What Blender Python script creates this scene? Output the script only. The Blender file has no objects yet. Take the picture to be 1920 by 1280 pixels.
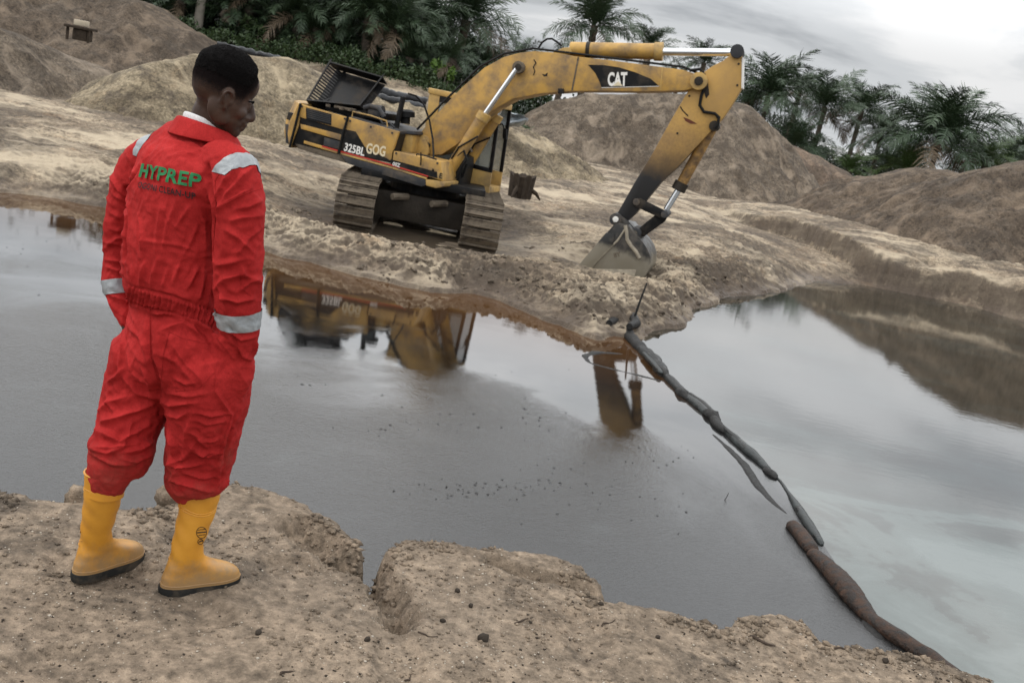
import bpy, bmesh, math, random, time
import numpy as np
from mathutils import Vector, Matrix, noise as mnoise
T0 = time.time()
random.seed(7)
rng = np.random.default_rng(7)
scene = bpy.context.scene
col = scene.collection

# ------------------------------------------------------------------ camera
CAM_H, RHO, PIT, LENS = 3.0, math.radians(11.0), math.radians(13.0), 35.0
FPX = LENS/36.0*1920.0
_h = np.array([1, 0, 0.]); _f = np.array([0, math.cos(PIT), -math.sin(PIT)]); _u = np.array([0, math.sin(PIT), math.cos(PIT)])
CR = math.cos(RHO)*_h+math.sin(RHO)*_u
CU = -math.sin(RHO)*_h+math.cos(RHO)*_u
CP = np.array([0, 0, CAM_H])
cam = bpy.data.cameras.new('camera'); cam.lens = LENS; cam.sensor_width = 36; cam.clip_end = 4000; cam.clip_start = 0.05
cam_o = bpy.data.objects.new('camera', cam); col.objects.link(cam_o)
M = Matrix(((CR[0], CU[0], -_f[0], 0), (CR[1], CU[1], -_f[1], 0), (CR[2], CU[2], -_f[2], CAM_H), (0, 0, 0, 1)))
cam_o.matrix_world = M
cam.sensor_fit = "HORIZONTAL"; cam.dof.use_dof = True; cam.dof.focus_distance = 3.4; cam.dof.aperture_fstop = 9.0
scene.camera = cam_o

# ------------------------------------------------------------------ world: broken overcast over a daylight sky
SUN_EL, SUN_AZ = math.radians(52), math.radians(-100)     # azimuth clockwise from +Y
w = bpy.data.worlds.new('World'); scene.world = w; w.use_nodes = True
nt = w.node_tree; nt.nodes.clear()
def N(nt, t, **kw):
    n = nt.nodes.new(t)
    for k, v in kw.items():
        if k in n.inputs.keys(): n.inputs[k].default_value = v
        else: setattr(n, k, v)
    return n
out = N(nt, 'ShaderNodeOutputWorld'); bg = N(nt, 'ShaderNodeBackground')
sky = N(nt, 'ShaderNodeTexSky', sky_type='NISHITA', sun_disc=False, sun_elevation=SUN_EL, sun_rotation=SUN_AZ)
tc = N(nt, 'ShaderNodeTexCoord'); sp = N(nt, 'ShaderNodeSeparateXYZ'); nt.links.new(tc.outputs['Generated'], sp.inputs[0])
def MA(nt, op, a, b=None, c=None, clamp=False):
    n = nt.nodes.new('ShaderNodeMath'); n.operation = op; n.use_clamp = clamp
    for i, v in enumerate((a, b, c)):
        if v is None: continue
        if isinstance(v, (int, float)): n.inputs[i].default_value = v
        else: nt.links.new(v, n.inputs[i])
    return n.outputs[0]
def MIX(nt, fac, a, b, mode='MIX'):
    n = nt.nodes.new('ShaderNodeMix'); n.data_type = 'RGBA'; n.blend_type = mode; n.clamp_factor = True
    for s, v in ((n.inputs[0], fac), (n.inputs[6], a), (n.inputs[7], b)):
        if isinstance(v, (int, float)): s.default_value = v
        elif isinstance(v, tuple): s.default_value = (*v[:3], 1)
        else: nt.links.new(v, s)
    return n.outputs[2]
def RAMP(nt, fac, pts, interp='LINEAR'):
    n = nt.nodes.new('ShaderNodeValToRGB'); n.color_ramp.interpolation = interp
    el = n.color_ramp.elements
    while len(el) < len(pts): el.new(0.5)
    for e, (p, c) in zip(el, pts):
        e.position = p; e.color = (c, c, c, 1) if isinstance(c, (int, float)) else (*c[:3], 1)
    nt.links.new(fac, n.inputs[0]); return n.outputs[0]
zc = MA(nt, 'ADD', MA(nt, 'MAXIMUM', sp.outputs[2], 0.0), 0.16)
cx = MA(nt, 'DIVIDE', sp.outputs[0], zc); cy = MA(nt, 'DIVIDE', sp.outputs[1], zc)
cv = N(nt, 'ShaderNodeCombineXYZ'); nt.links.new(cx, cv.inputs[0]); nt.links.new(cy, cv.inputs[1]); cv.inputs[2].default_value = 4.3
n1 = N(nt, 'ShaderNodeTexNoise', Scale=0.75, Detail=7.0, Roughness=0.55, Distortion=0.4); nt.links.new(cv.outputs[0], n1.inputs['Vector'])
cl = RAMP(nt, n1.outputs['Fac'], [(0.36, (0.46, 0.48, 0.505)), (0.49, (0.74, 0.76, 0.78)), (0.62, (1.0, 1.0, 1.0))], 'EASE')
gr = nt.nodes.new('ShaderNodeMapRange'); gr.interpolation_type = 'SMOOTHSTEP'; nt.links.new(sp.outputs[2], gr.inputs[0])   # overcast: brighter away from the horizon
gr.inputs[1].default_value = .10; gr.inputs[2].default_value = .25; gr.inputs[3].default_value = 1.06; gr.inputs[4].default_value = 2.75; grad = gr.outputs[0]
SKY_GAIN = 1.0
clg = MIX(nt, 1.0, cl, MA(nt, 'MULTIPLY', grad, SKY_GAIN), 'MULTIPLY')
skyc = MIX(nt, 1.0, sky.outputs[0], (0.1, 0.1, 0.1), 'MULTIPLY')
gap = RAMP(nt, n1.outputs['Fac'], [(0.3, 0.25), (0.4, 0.04)])
nt.links.new(MIX(nt, gap, clg, skyc), bg.inputs[0]); bg.inputs[1].default_value = 1.0
nt.links.new(bg.outputs[0], out.inputs[0])

sl = bpy.data.lights.new('sun', 'SUN'); sl.energy = 1.5; sl.angle = math.radians(11); sl.color = (1, 0.96, 0.9)
so = bpy.data.objects.new('sun', sl); col.objects.link(so)
so.rotation_euler = Vector((math.sin(SUN_AZ)*math.cos(SUN_EL), math.cos(SUN_AZ)*math.cos(SUN_EL), math.sin(SUN_EL))).to_track_quat('Z', 'Y').to_euler()
so.location = (0, 0, 60)
vs = scene.view_settings; vs.view_transform = 'Standard'; vs.look = 'None'; vs.exposure = -0.30; vs.gamma = 1.0; vs.use_curve_mapping = False
scene.cycles.max_bounces = 6; scene.cycles.transparent_max_bounces = 8

# ------------------------------------------------------------------ helpers
def ray(x, y): return (x-960)/FPX*CR-(y-640)/FPX*CU+_f
def at_z(x, y, z): d = ray(x, y); return CP+d*(z-CAM_H)/d[2]
def at_y(x, y, Y): d = ray(x, y); return CP+d*Y/d[1]
def sstep(a, b, x): t = np.clip((x-a)/(b-a), 0, 1); return t*t*(3-2*t)
def _hash(ix, iy, s):
    n = (ix*374761393+iy*668265263+s*974711) & 0x7fffffff
    n = ((n ^ (n >> 13))*1274126177) & 0x7fffffff
    return (n ^ (n >> 16)) & 0x7fffffff
def pnoise(x, y, s=0):
    x = np.asarray(x, float); y = np.asarray(y, float)
    ix = np.floor(x).astype(np.int64); iy = np.floor(y).astype(np.int64); fx = x-ix; fy = y-iy
    u = fx*fx*fx*(fx*(fx*6-15)+10); v = fy*fy*fy*(fy*(fy*6-15)+10)
    def g(i, j):
        a = _hash(ix+i, iy+j, s)*(2*math.pi/0x7fffffff)
        return np.cos(a)*(fx-i)+np.sin(a)*(fy-j)
    a = g(0, 0)*(1-u)+g(1, 0)*u; b = g(0, 1)*(1-u)+g(1, 1)*u
    return (a*(1-v)+b*v)*1.5
def fbm(x, y, o=4, s=0, gain=0.5, ridge=False):
    r = 0; a = 1.0; f = 1.0; t = 0
    for k in range(o):
        n = pnoise(x*f+k*17.3, y*f-k*9.1, s+k)
        if ridge: n = 1-2*np.abs(n)
        r = r+a*n; t += a; a *= gain; f *= 2.03
    return r/t
def seg_dist(x, y, P, Q):
    dx, dy = Q[0]-P[0], Q[1]-P[1]; L = dx*dx+dy*dy+1e-12
    t = np.clip(((x-P[0])*dx+(y-P[1])*dy)/L, 0, 1)
    return np.hypot(x-P[0]-t*dx, y-P[1]-t*dy), t
def poly_sd(x, y, pts):
    """signed distance to a closed polygon, negative inside"""
    d = np.full(x.shape, 1e9); ins = np.zeros(x.shape, bool)
    for i in range(len(pts)):
        P, Q = pts[i], pts[(i+1) % len(pts)]
        dd, _ = seg_dist(x, y, P, Q); d = np.minimum(d, dd)
        c = ((P[1] > y) != (Q[1] > y)); den = (Q[1]-P[1]) or 1e-9
        ins ^= c & (x < (Q[0]-P[0])*(y-P[1])/den+P[0])
    return np.where(ins, -d, d)
def line_dist(x, y, pts):
    d = np.full(x.shape, 1e9)
    for i in range(len(pts)-1): d = np.minimum(d, seg_dist(x, y, pts[i], pts[i+1])[0])
    return d
def link(name, me, mat=None, parent=None, smooth=False):
    o = bpy.data.objects.new(name, me); col.objects.link(o)
    if mat is not None:
        for m in (mat if isinstance(mat, (list, tuple)) else [mat]): me.materials.append(m)
    if parent is not None: o.parent = parent
    if smooth and len(me.polygons): me.polygons.foreach_set('use_smooth', np.ones(len(me.polygons), bool))
    return o
def tag(o, label=None, cat=None, group=None, kind=None):
    for k, v in (('label', label), ('category', cat), ('group', group), ('kind', kind)):
        if v: o[k] = v
    return o
def empty(name, loc=(0, 0, 0), rz=0, parent=None):
    o = bpy.data.objects.new(name, None); o.empty_display_size = .2; col.objects.link(o); o.location = loc; o.rotation_euler = (0, 0, rz)
    if parent: o.parent = parent
    return o
def mesh_np(name, V, Fq, k=None):
    """V (n,3) array, Fq (m,3|4) int array"""
    V = np.asarray(V, np.float32); Fq = np.asarray(Fq, np.int32); k = Fq.shape[1]
    me = bpy.data.meshes.new(name); me.vertices.add(len(V)); me.vertices.foreach_set('co', V.ravel())
    me.loops.add(Fq.size); me.loops.foreach_set('vertex_index', Fq.ravel())
    me.polygons.add(len(Fq)); me.polygons.foreach_set('loop_start', np.arange(0, Fq.size, k, dtype=np.int32))
    me.polygons.foreach_set('loop_total', np.full(len(Fq), k, np.int32)); me.update(calc_edges=True); me.validate(); return me
def grid_faces(nr, nc, keep=None):
    i = np.arange(nr*nc).reshape(nr, nc)
    F = np.stack([i[:-1, :-1], i[:-1, 1:], i[1:, 1:], i[1:, :-1]], -1).reshape(-1, 4)
    if keep is not None:
        kf = keep.reshape(nr, nc); kk = (kf[:-1, :-1] | kf[:-1, 1:] | kf[1:, 1:] | kf[1:, :-1]).reshape(-1); F = F[kk]
    return F
def compact(V, F):
    u, inv = np.unique(F, return_inverse=True); return V[u], inv.reshape(F.shape)
class MB:
    """collects boxes, bars, tubes, prisms into one mesh"""
    def __init__(s): s.v = []; s.f = []
    def add(s, vs_, fs_):
        b = len(s.v); s.v += [tuple(map(float, p)) for p in vs_]; s.f += [tuple(i+b for i in f) for f in fs_]; return s
    def box(s, a, b, c=None):
        (x0, y0, z0), (x1, y1, z1) = a, b
        return s.add([(x0, y0, z0), (x1, y0, z0), (x1, y1, z0), (x0, y1, z0), (x0, y0, z1), (x1, y0, z1), (x1, y1, z1), (x0, y1, z1)],
                     [(0, 3, 2, 1), (4, 5, 6, 7), (0, 1, 5, 4), (1, 2, 6, 5), (2, 3, 7, 6), (3, 0, 4, 7)])
    def tube(s, pts, r, n=10, cap=True, sq=1.0):
        P = [Vector(p) for p in pts]; R = r if isinstance(r, (list, tuple)) else [r]*len(P)
        base = len(s.v); up = None
        for i, p in enumerate(P):
            d = (P[min(i+1, len(P)-1)]-P[max(i-1, 0)]).normalized()
            if up is None: up = Vector((0, 0, 1)) if abs(d.z) < .9 else Vector((1, 0, 0))
            a = d.cross(up).normalized(); up = a.cross(d).normalized()
            for k in range(n):
                t = 2*math.pi*k/n; q = p+R[i]*(math.cos(t)*a+math.sin(t)*up*sq); s.v.append(tuple(q))
        for i in range(len(P)-1):
            for k in range(n):
                k2 = (k+1) % n; s.f.append((base+i*n+k, base+i*n+k2, base+(i+1)*n+k2, base+(i+1)*n+k))
        if cap:
            s.f.append(tuple(base+k for k in reversed(range(n)))); s.f.append(tuple(base+(len(P)-1)*n+k for k in range(n)))
        return s
    def loft(s, A, B, cap=True):
        b = len(s.v); n = len(A); s.v += [tuple(map(float, p)) for p in A]+[tuple(map(float, p)) for p in B]
        for k in range(n): s.f.append((b+k, b+(k+1) % n, b+n+(k+1) % n, b+n+k))
        if cap: s.f.append(tuple(b+k for k in reversed(range(n)))); s.f.append(tuple(b+n+k for k in range(n)))
        return s
    def build(s, name, mat, parent=None, smooth=False, bevel=0, seg=2, mat_world=None, tri=False):
        me = bpy.data.meshes.new(name); me.from_pydata(s.v, [], s.f); me.update()
        bm = bmesh.new(); bm.from_mesh(me)
        bmesh.ops.recalc_face_normals(bm, faces=bm.faces)
        if bevel:
            es = [e for e in bm.edges if len(e.link_faces) == 2 and e.calc_face_angle(0) > .5]
            bmesh.ops.bevel(bm, geom=es, offset=bevel, segments=seg, affect='EDGES', profile=.6, clamp_overlap=True)
        for f in bm.faces: f.smooth = smooth or bool(bevel)
        bm.to_mesh(me); bm.free()
        o = link(name, me, mat, parent)
        if smooth or bevel:
            try: me.set_sharp_from_angle(angle=math.radians(40))
            except Exception: pass
        return o
def new_mat(name):
    m = bpy.data.materials.new(name); m.use_nodes = True; nt = m.node_tree
    b = nt.nodes['Principled BSDF']; return m, nt, b
def TEX(nt, scale, detail=4, rough=.55, coord='Object', dist=0, typ='ShaderNodeTexNoise', vec=None, sc3=None, ntype=None):
    if vec is None:
        t = nt.nodes.new('ShaderNodeTexCoord'); vec = t.outputs[coord]
    if sc3:
        mp = nt.nodes.new('ShaderNodeMapping'); nt.links.new(vec, mp.inputs[0]); mp.inputs['Scale'].default_value = sc3; vec = mp.outputs[0]
    n = nt.nodes.new(typ); n.inputs['Scale'].default_value = scale
    if typ == 'ShaderNodeTexNoise':
        n.inputs['Detail'].default_value = detail; n.inputs['Roughness'].default_value = rough; n.inputs['Distortion'].default_value = dist
    if ntype: n.noise_type = ntype; n.normalize = True
    nt.links.new(vec, n.inputs['Vector']); return n.outputs[0]
def BUMP(nt, b, hgt, strength, dist, prev=None):
    n = nt.nodes.new('ShaderNodeBump'); n.inputs['Distance'].default_value = dist
    if isinstance(strength, (int, float)): n.inputs['Strength'].default_value = strength
    else: nt.links.new(strength, n.inputs['Strength'])
    nt.links.new(hgt, n.inputs['Height'])
    if prev is not None: nt.links.new(prev, n.inputs['Normal'])
    nt.links.new(n.outputs[0], b.inputs['Normal']); return n.outputs[0]
def simple(name, c, rough=.5, metal=0., var=.15, scale=6, bump=0, dirt=None, dirt_amt=.5, dscale=3.0):
    m, nt, b = new_mat(name)
    b.inputs['Specular IOR Level'].default_value = .18 if max(c) < .1 else .4
    n = TEX(nt, scale, 6); f = RAMP(nt, n, [(.3, 0.), (.7, 1.)])
    c0 = tuple(x*(1-var) for x in c); c1 = tuple(min(1, x*(1+var)) for x in c)
    cc = MIX(nt, f, c0, c1)
    if dirt:
        d = RAMP(nt, TEX(nt, dscale, 8, .65), [(.62-.3*dirt_amt, 0.), (.80-.2*dirt_amt, 1.)]); cc = MIX(nt, MA(nt, 'MULTIPLY', d, min(1., dirt_amt*1.4)), cc, dirt)
        r = MA(nt, 'ADD', rough, MA(nt, 'MULTIPLY', d, .3), clamp=True); nt.links.new(r, b.inputs['Roughness'])
    else: b.inputs['Roughness'].default_value = rough
    nt.links.new(cc, b.inputs['Base Color']); b.inputs['Metallic'].default_value = metal
    if bump: BUMP(nt, b, TEX(nt, scale*6, 4), .5, bump)
    return m
# ------------------------------------------------------------------ dirt materials
def dirt_mat(name, wet=True, pal=((.40, .325, .235), (.30, .235, .165), (.17, .13, .095)), dark=(.085, .068, .052), orange=.25, s=1.0, dark_amt=.5, speck=False, bump=.06, streak=False, vs_=False, steep_shade=False):
    m, nt, b = new_mat(name)
    geo = nt.nodes.new('ShaderNodeNewGeometry'); pos = geo.outputs['Position']
    sp = nt.nodes.new('ShaderNodeSeparateXYZ'); nt.links.new(pos, sp.inputs[0])
    a = TEX(nt, .35*s, 6, .6, vec=pos, dist=.6); c = TEX(nt, 2.2*s, 8, .65, vec=pos); f = TEX(nt, 14*s, 6, .7, vec=pos)
    mixv = MA(nt, 'ADD', MA(nt, 'MULTIPLY', a, .55), MA(nt, 'ADD', MA(nt, 'MULTIPLY', c, .3), MA(nt, 'MULTIPLY', f, .15)))
    cc = RAMP(nt, mixv, [(.40, pal[2]), (.49, pal[1]), (.58, pal[0])])
    if orange:
        o = RAMP(nt, TEX(nt, .9*s, 7, .7, vec=pos, dist=1.), [(.56, 0.), (.68, 1.)]); cc = MIX(nt, MA(nt, 'MULTIPLY', o, orange), cc, (.34, .19, .085))
    dk = RAMP(nt, TEX(nt, .6*s, 9, .72, vec=pos, dist=.5), [(.60-.2*dark_amt, 1.), (.62, 0.)] if False else [(.36+.12*dark_amt, 1.), (.44+.12*dark_amt, 0.)])
    cc = MIX(nt, MA(nt, 'MULTIPLY', dk, .75), cc, dark)
    g = RAMP(nt, f, [(.32, .42), (.5, .85), (.68, 1.3)]); cc = MIX(nt, .9, cc, g, 'MULTIPLY'); g2 = RAMP(nt, TEX(nt, 5.5*s, 8, .72, vec=pos, dist=.4), [(.36, .38), (.50, .95), (.64, 1.22)]); cc = MIX(nt, .85 if not speck else .45, cc, g2, 'MULTIPLY')
    if vs_:
        v1 = TEX(nt, 1.0, 7, .62, vec=pos, dist=.5, sc3=(.9, .9, .16)); cc = MIX(nt, RAMP(nt, v1, [(.52, 0.), (.66, .7)]), cc, tuple(x*1.45 for x in pal[0])); cc = MIX(nt, RAMP(nt, v1, [(.34, .7), (.46, 0.)]), cc, tuple(x*.75 for x in pal[2]))
    if streak:
        sk_ = TEX(nt, 1.0, 7, .62, vec=pos, dist=.7, sc3=(.28, .8, 1.2)); cc = MIX(nt, MA(nt, 'MULTIPLY', RAMP(nt, sk_, [(.48, 0.), (.60, .8)]), RAMP(nt, a, [(.40, 0.), (.52, 1.)])), cc, (.44, .365, .265)); cc = MIX(nt, MA(nt, 'MULTIPLY', RAMP(nt, sk_, [(.36, .8), (.45, 0.)]), RAMP(nt, a, [(.45, 1.), (.58, .1)])), cc, (.115, .088, .064))
    if steep_shade:
        sn = nt.nodes.new('ShaderNodeSeparateXYZ'); nt.links.new(geo.outputs['Normal'], sn.inputs[0]); cm = nt.nodes.new('ShaderNodeMapRange'); nt.links.new(MA(nt, 'ADD', sn.outputs[2], MA(nt, 'MULTIPLY', MA(nt, 'SUBTRACT', c, .5), .6)), cm.inputs[0]); cm.inputs[1].default_value = .86; cm.inputs[2].default_value = .62; cc = MIX(nt, MA(nt, 'MULTIPLY', cm.outputs[0], .8), cc, (.085, .066, .050))      # steep faces darkened in the colour to stand for their shade
    rough = .92
    if wet:
        wv = MA(nt, 'ADD', sp.outputs[2], MA(nt, 'MULTIPLY', MA(nt, 'SUBTRACT', c, .5), .5))
        wm = nt.nodes.new('ShaderNodeMapRange'); nt.links.new(wv, wm.inputs[0]); wm.inputs[1].default_value = .02; wm.inputs[2].default_value = .30; wm.inputs[3].default_value = 1.; wm.inputs[4].default_value = 0.
        cc = MIX(nt, MA(nt, 'MULTIPLY', wm.outputs[0], .62), cc, (.075, .052, .036))
        nt.links.new(MA(nt, 'SUBTRACT', .92, MA(nt, 'MULTIPLY', wm.outputs[0], .42)), b.inputs['Roughness'])
    else: b.inputs['Roughness'].default_value = rough
    if speck:
        vo = nt.nodes.new('ShaderNodeTexVoronoi'); vo.inputs['Scale'].default_value = 95; nt.links.new(pos, vo.inputs['Vector'])
        spk = RAMP(nt, vo.outputs['Distance'], [(.16, 1.), (.24, 0.)]); rnd = nt.nodes.new('ShaderNodeSeparateColor'); nt.links.new(vo.outputs['Color'], rnd.inputs[0])
        wsel = RAMP(nt, rnd.outputs[0], [(.88, 0.), (.89, 1.)], 'CONSTANT'); dsel = RAMP(nt, rnd.outputs[1], [(.90, 0.), (.92, 1.)], 'CONSTANT')
        cc = MIX(nt, MA(nt, 'MULTIPLY', MA(nt, 'MULTIPLY', spk, wsel), .55), cc, (.55, .49, .40)); cc = MIX(nt, MA(nt, 'MULTIPLY', MA(nt, 'MULTIPLY', spk, dsel), .8), cc, (.07, .055, .045))
    nt.links.new(cc, b.inputs['Base Color']); b.inputs['Specular IOR Level'].default_value = .25
    n1 = BUMP(nt, b, c, .6, bump*(2.2 if not speck else 1.0)); n2 = BUMP(nt, b, f, .7, bump*.6, n1)
    if speck: BUMP(nt, b, TEX(nt, 160, 3, .6, vec=pos), .9, .006, n2)
    return m
M_ground = dirt_mat('sandy_mud', pal=((.36, .29, .205), (.235, .183, .129), (.115, .088, .064)), orange=.35, dark_amt=.7, streak=True, steep_shade=True)
M_mound = dirt_mat('heaped_sand', wet=False, vs_=True, pal=((.19, .152, .114), (.135, .106, .078), (.08, .062, .046)), orange=.08, dark_amt=.45, s=1.3)
M_mound_light = dirt_mat('light_sand', wet=False, vs_=True, pal=((.30, .245, .165), (.215, .172, .113), (.115, .09, .06)), orange=.15, dark_amt=.3, s=1.2)
M_mound_brown = dirt_mat('brown_sand', wet=False, vs_=True, pal=((.135, .102, .073), (.098, .074, .053), (.06, .045, .033)), orange=.05, dark_amt=.35, s=1.0)
M_mound_dark = dirt_mat('dark_soil', wet=False, vs_=True, pal=((.17, .125, .09), (.13, .095, .07), (.09, .068, .05)), orange=.05, dark_amt=.2)
M_bank = dirt_mat('gritty_sand', wet=False, pal=((.275, .213, .154), (.20, .154, .111), (.12, .092, .066)), orange=.05, dark_amt=.08, s=1.6, speck=True, bump=.03)

# ------------------------------------------------------------------ the pond outline (world metres, water level z = 0)
FAR_SHORE = [(-260, 330), (-120, 345), (0, 362), (100, 372), (190, 388), (300, 418), (400, 445), (500, 474), (532, 485), (580, 492), (617, 505), (686, 522), (741, 536), (806, 547), (892, 553),
             (937, 564), (996, 592), (1064, 617), (1116, 636), (1164, 634), (1210, 636), (1235, 622), (1274, 617), (1298, 600), (1308, 584), (1340, 570), (1372, 556), (1410, 552), (1450, 549), (1490, 540),
             (1532, 527), (1622, 536), (1735, 555), (1847, 581), (1918, 604), (2050, 640), (2300, 720)]
far_pts = [tuple(at_z(x, y, 0)[:2]) for x, y in FAR_SHORE]
POND = far_pts+[(16, 4.5), (9, 1.2), (2.5, 2.0), (-4, 3.2), (-12, 5.0), (far_pts[0][0]-3, far_pts[0][1]-2)]
CLIFF = [tuple(at_z(x, y, .12)[:2]) for x, y in [(1262, 408), (1330, 432), (1400, 455), (1470, 470), (1530, 492), (1600, 520), (1680, 538), (1735, 549), (1800, 560), (1870, 580), (1960, 600), (2150, 650)]]
CLIFF_POLY = CLIFF+[(60, CLIFF[-1][1]+4), (60, 80), (CLIFF[0][0]+4, 60)]
EX_C = np.array([at_y(770, 400, 19.4)[0]-.05, 21.55, 0])          # excavator swing centre
def ground_z(x, y):
    d = poly_sd(x, y, POND)
    d = d+.22*fbm(x*1.1, y*1.1, 4, 3)
    z = np.where(d < 0, np.maximum(-.9, d*.55), .30*sstep(0, 1.1, d)+.05*sstep(1, 4, d))
    # land climbs gently away from the pond; left it climbs to the forest shelf, right it stays lower
    back = sstep(19.5, 36, y)
    right = sstep(0, 14, x-y*.02)
    lf = sstep(1, -7, x); z = z+np.where(d > 0, back*(1-lf)*(.7-.5*sstep(3, 9, x))+lf*(2.2*sstep(45.5, 51, y)+.3*sstep(20, 30, y)), 0)*sstep(0, 3, d)
    z = z+np.where(d > 0, .35*sstep(0, 6, d)*sstep(-4, -9, x), 0)
    z = z+.25*sstep(40, 90, y)
    cd = poly_sd(x, y, CLIFF_POLY)+.34*fbm(x*.9, y*.9, 4, 21)+.16*fbm(x*3, y*3, 4, 25, .6, True)
    cf = sstep(CLIFF[0][0]-.3, CLIFF[0][0]+4.0, x-.22*np.maximum(y-CLIFF[0][1], 0)); z = z+.66*cf*sstep(.10, -.26, cd)*sstep(55, 35, y)+.12*cf*sstep(-.4, -2.5, cd)*sstep(60, 35, y)
    # wet hollow round the tracks
    ex = np.hypot((x-EX_C[0])/3.0, (y-EX_C[1]+.6)/3.4)
    z = z-(z-.10)*sstep(1.35, .65, ex)*.97
    bkd = np.hypot((x-1.6)/1.3, (y-19.8)/1.6); z = z-(z-.03)*sstep(1.3, .6, bkd)*np.where(z > .03, .95, 0)
    # lumps: churned mud near the water, softer tracks further on
    lump = fbm(x*1.5, y*1.5, 5, 5, .55, True)
    cl = fbm(x*3.6, y*3.6, 4, 8, .6, True)
    near = sstep(4.5, .8, d)*sstep(.05, .5, d)*sstep(1.15, .9, ex*0+1)
    berm = sstep(9, 6, np.abs(x+1.0))*near
    z = z+np.where(d > .05, .07*lump+.03*cl+berm*(.10*lump+.16*np.maximum(cl, -.2)+.07*fbm(x*8, y*8, 3, 9, .6, True)), 0)*(1-.75*sstep(1.3, .8, ex))
    z = z+np.where(d > 1.5, .10*fbm(x*.5, y*.5, 3, 12), 0)*sstep(1.5, 5, d)
    return z
MOUNDS = [
    # name, crest pixels with distance, slope, rounding, material, seed, label
    ('sand_mound', [(-150, -190, 46), (0, -75, 46), (130, -35, 46), (255, 2, 46), (330, 45, 46), (405, 92, 46)], .55, 1.2, M_mound_brown, 1, 'steep brown sand heap at the top corner of the pit by the dark forest'),
    ('sand_mound', [(-200, 20, 27), (-60, 38, 28), (10, 62, 29), (80, 88, 30), (150, 112, 31)], .66, .6, M_mound, 2, 'churned grey brown sand heap beside the pond left of the man'),
    ('sand_mound', [(250, 170, 27), (310, 118, 28), (370, 105, 29), (470, 108, 30), (540, 112, 31), (592, 140, 31), (625, 190, 30)], .80, .5, M_mound_light, 3, 'loose yellowish sand heap behind the head of the man'),
    ('sand_mound', [(585, 148, 33), (650, 166, 34.5), (720, 183, 35.5), (800, 201, 36), (865, 214, 36), (930, 226, 36.5)], .42, .8, M_mound_light, 8, 'low sand ridge behind the engine bay of the excavator, under the black liner'),
    ('sand_mound', [(985, 225, 54), (1045, 188, 54), (1110, 178, 54), (1240, 174, 55), (1330, 180, 55), (1390, 196, 56), (1428, 226, 57)], .92, .6, M_mound, 4, 'large conical grey brown sand heap behind the excavator stick'),
    ('sand_mound', [(1440, 250, 66), (1490, 276, 66), (1530, 293, 66), (1580, 320, 66), (1606, 345, 66)], .70, .5, M_mound_dark, 5, 'small dark soil heap between two larger sand heaps'),
    ('sand_mound', [(1650, 356, 40), (1690, 326, 40), (1730, 318, 40), (1780, 322, 40), (1835, 338, 40)], .66, .8, M_mound_brown, 6, 'broad brown sand heap standing right of the dark soil heap'),
    ('sand_mound', [(1850, 336, 37), (1890, 312, 37), (1945, 300, 36), (2060, 320, 35)], .66, .7, M_mound_brown, 7, 'gullied brown sand heap cut off by the frame edge'),
]
def mound_mesh(crest, slope, rnd, seed):
    C3 = [at_y(*c) for c in crest]
    zmax = max(c[2] for c in C3)
    ext = zmax/slope*1.25
    xs = [c[0] for c in C3]; ys = [c[1] for c in C3]
    x0, x1, y0, y1 = min(xs)-ext, max(xs)+ext, min(ys)-ext, max(ys)+ext*.6
    res = max(.085, (x1-x0)/330)
    nx, ny = int((x1-x0)/res), int((y1-y0)/res)
    X, Y = np.meshgrid(np.linspace(x0, x1, nx), np.linspace(y0, y1, ny))
    wx = X+.5*fbm(X*.35, Y*.35, 3, seed*11); wy = Y+.5*fbm(X*.35+9, Y*.35, 3, seed*11+5)
    z = np.full(X.shape, -50.0)
    for i in range(len(C3)-1):
        d, t = seg_dist(wx, wy, C3[i], C3[i+1]); zc_ = C3[i][2]*(1-t)+C3[i+1][2]*t
        zz = zc_-slope*(np.sqrt(d*d+rnd*rnd)-rnd)
        k = .35; m_ = np.maximum(z, zz); z = m_+k*.25*np.maximum(0, 1-np.abs(z-zz)/k)**2*0.5
    dd = np.full(X.shape, 1e9); tt = np.zeros(X.shape); acc = 0
    for i in range(len(C3)-1):
        d, t = seg_dist(X, Y, C3[i], C3[i+1]); L = math.hypot(C3[i+1][0]-C3[i][0], C3[i+1][1]-C3[i][1]); tt = np.where(d < dd, acc+t*L, tt); dd = np.minimum(dd, d); acc += L
    rill = fbm(tt*1.1+.5*fbm(X*.6, Y*.6, 2, seed), dd*.16, 4, seed*3+1, .55)
    am = sstep(0, 2.0, dd)
    z = z+am*.42*rill+.26*fbm(X*.8, Y*.8, 5, seed*7, .58, True)*am+.09*fbm(X*2.6, Y*2.6, 4, seed*7+3, .6, True)*(.3+.7*am)
    g = ground_z(X, Y)
    flare = .30*np.exp(-np.maximum(0, z-g)/.5)*np.where(z > g-.6, 1, 0)
    keep = (z > g-.25)
    V = np.stack([X, Y, z], -1).reshape(-1, 3)
    F = grid_faces(ny, nx, keep.reshape(-1)); V, F = compact(V, F)
    return mesh_np('sand_mound', V, F)
for nm, crest, sl_, rn, mt, sd, lab in MOUNDS:
    tag(link(nm, mound_mesh(crest, sl_, rn, sd), mt, smooth=True), lab, 'sand heap', 'sand heaps round the pit', 'structure')

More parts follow.
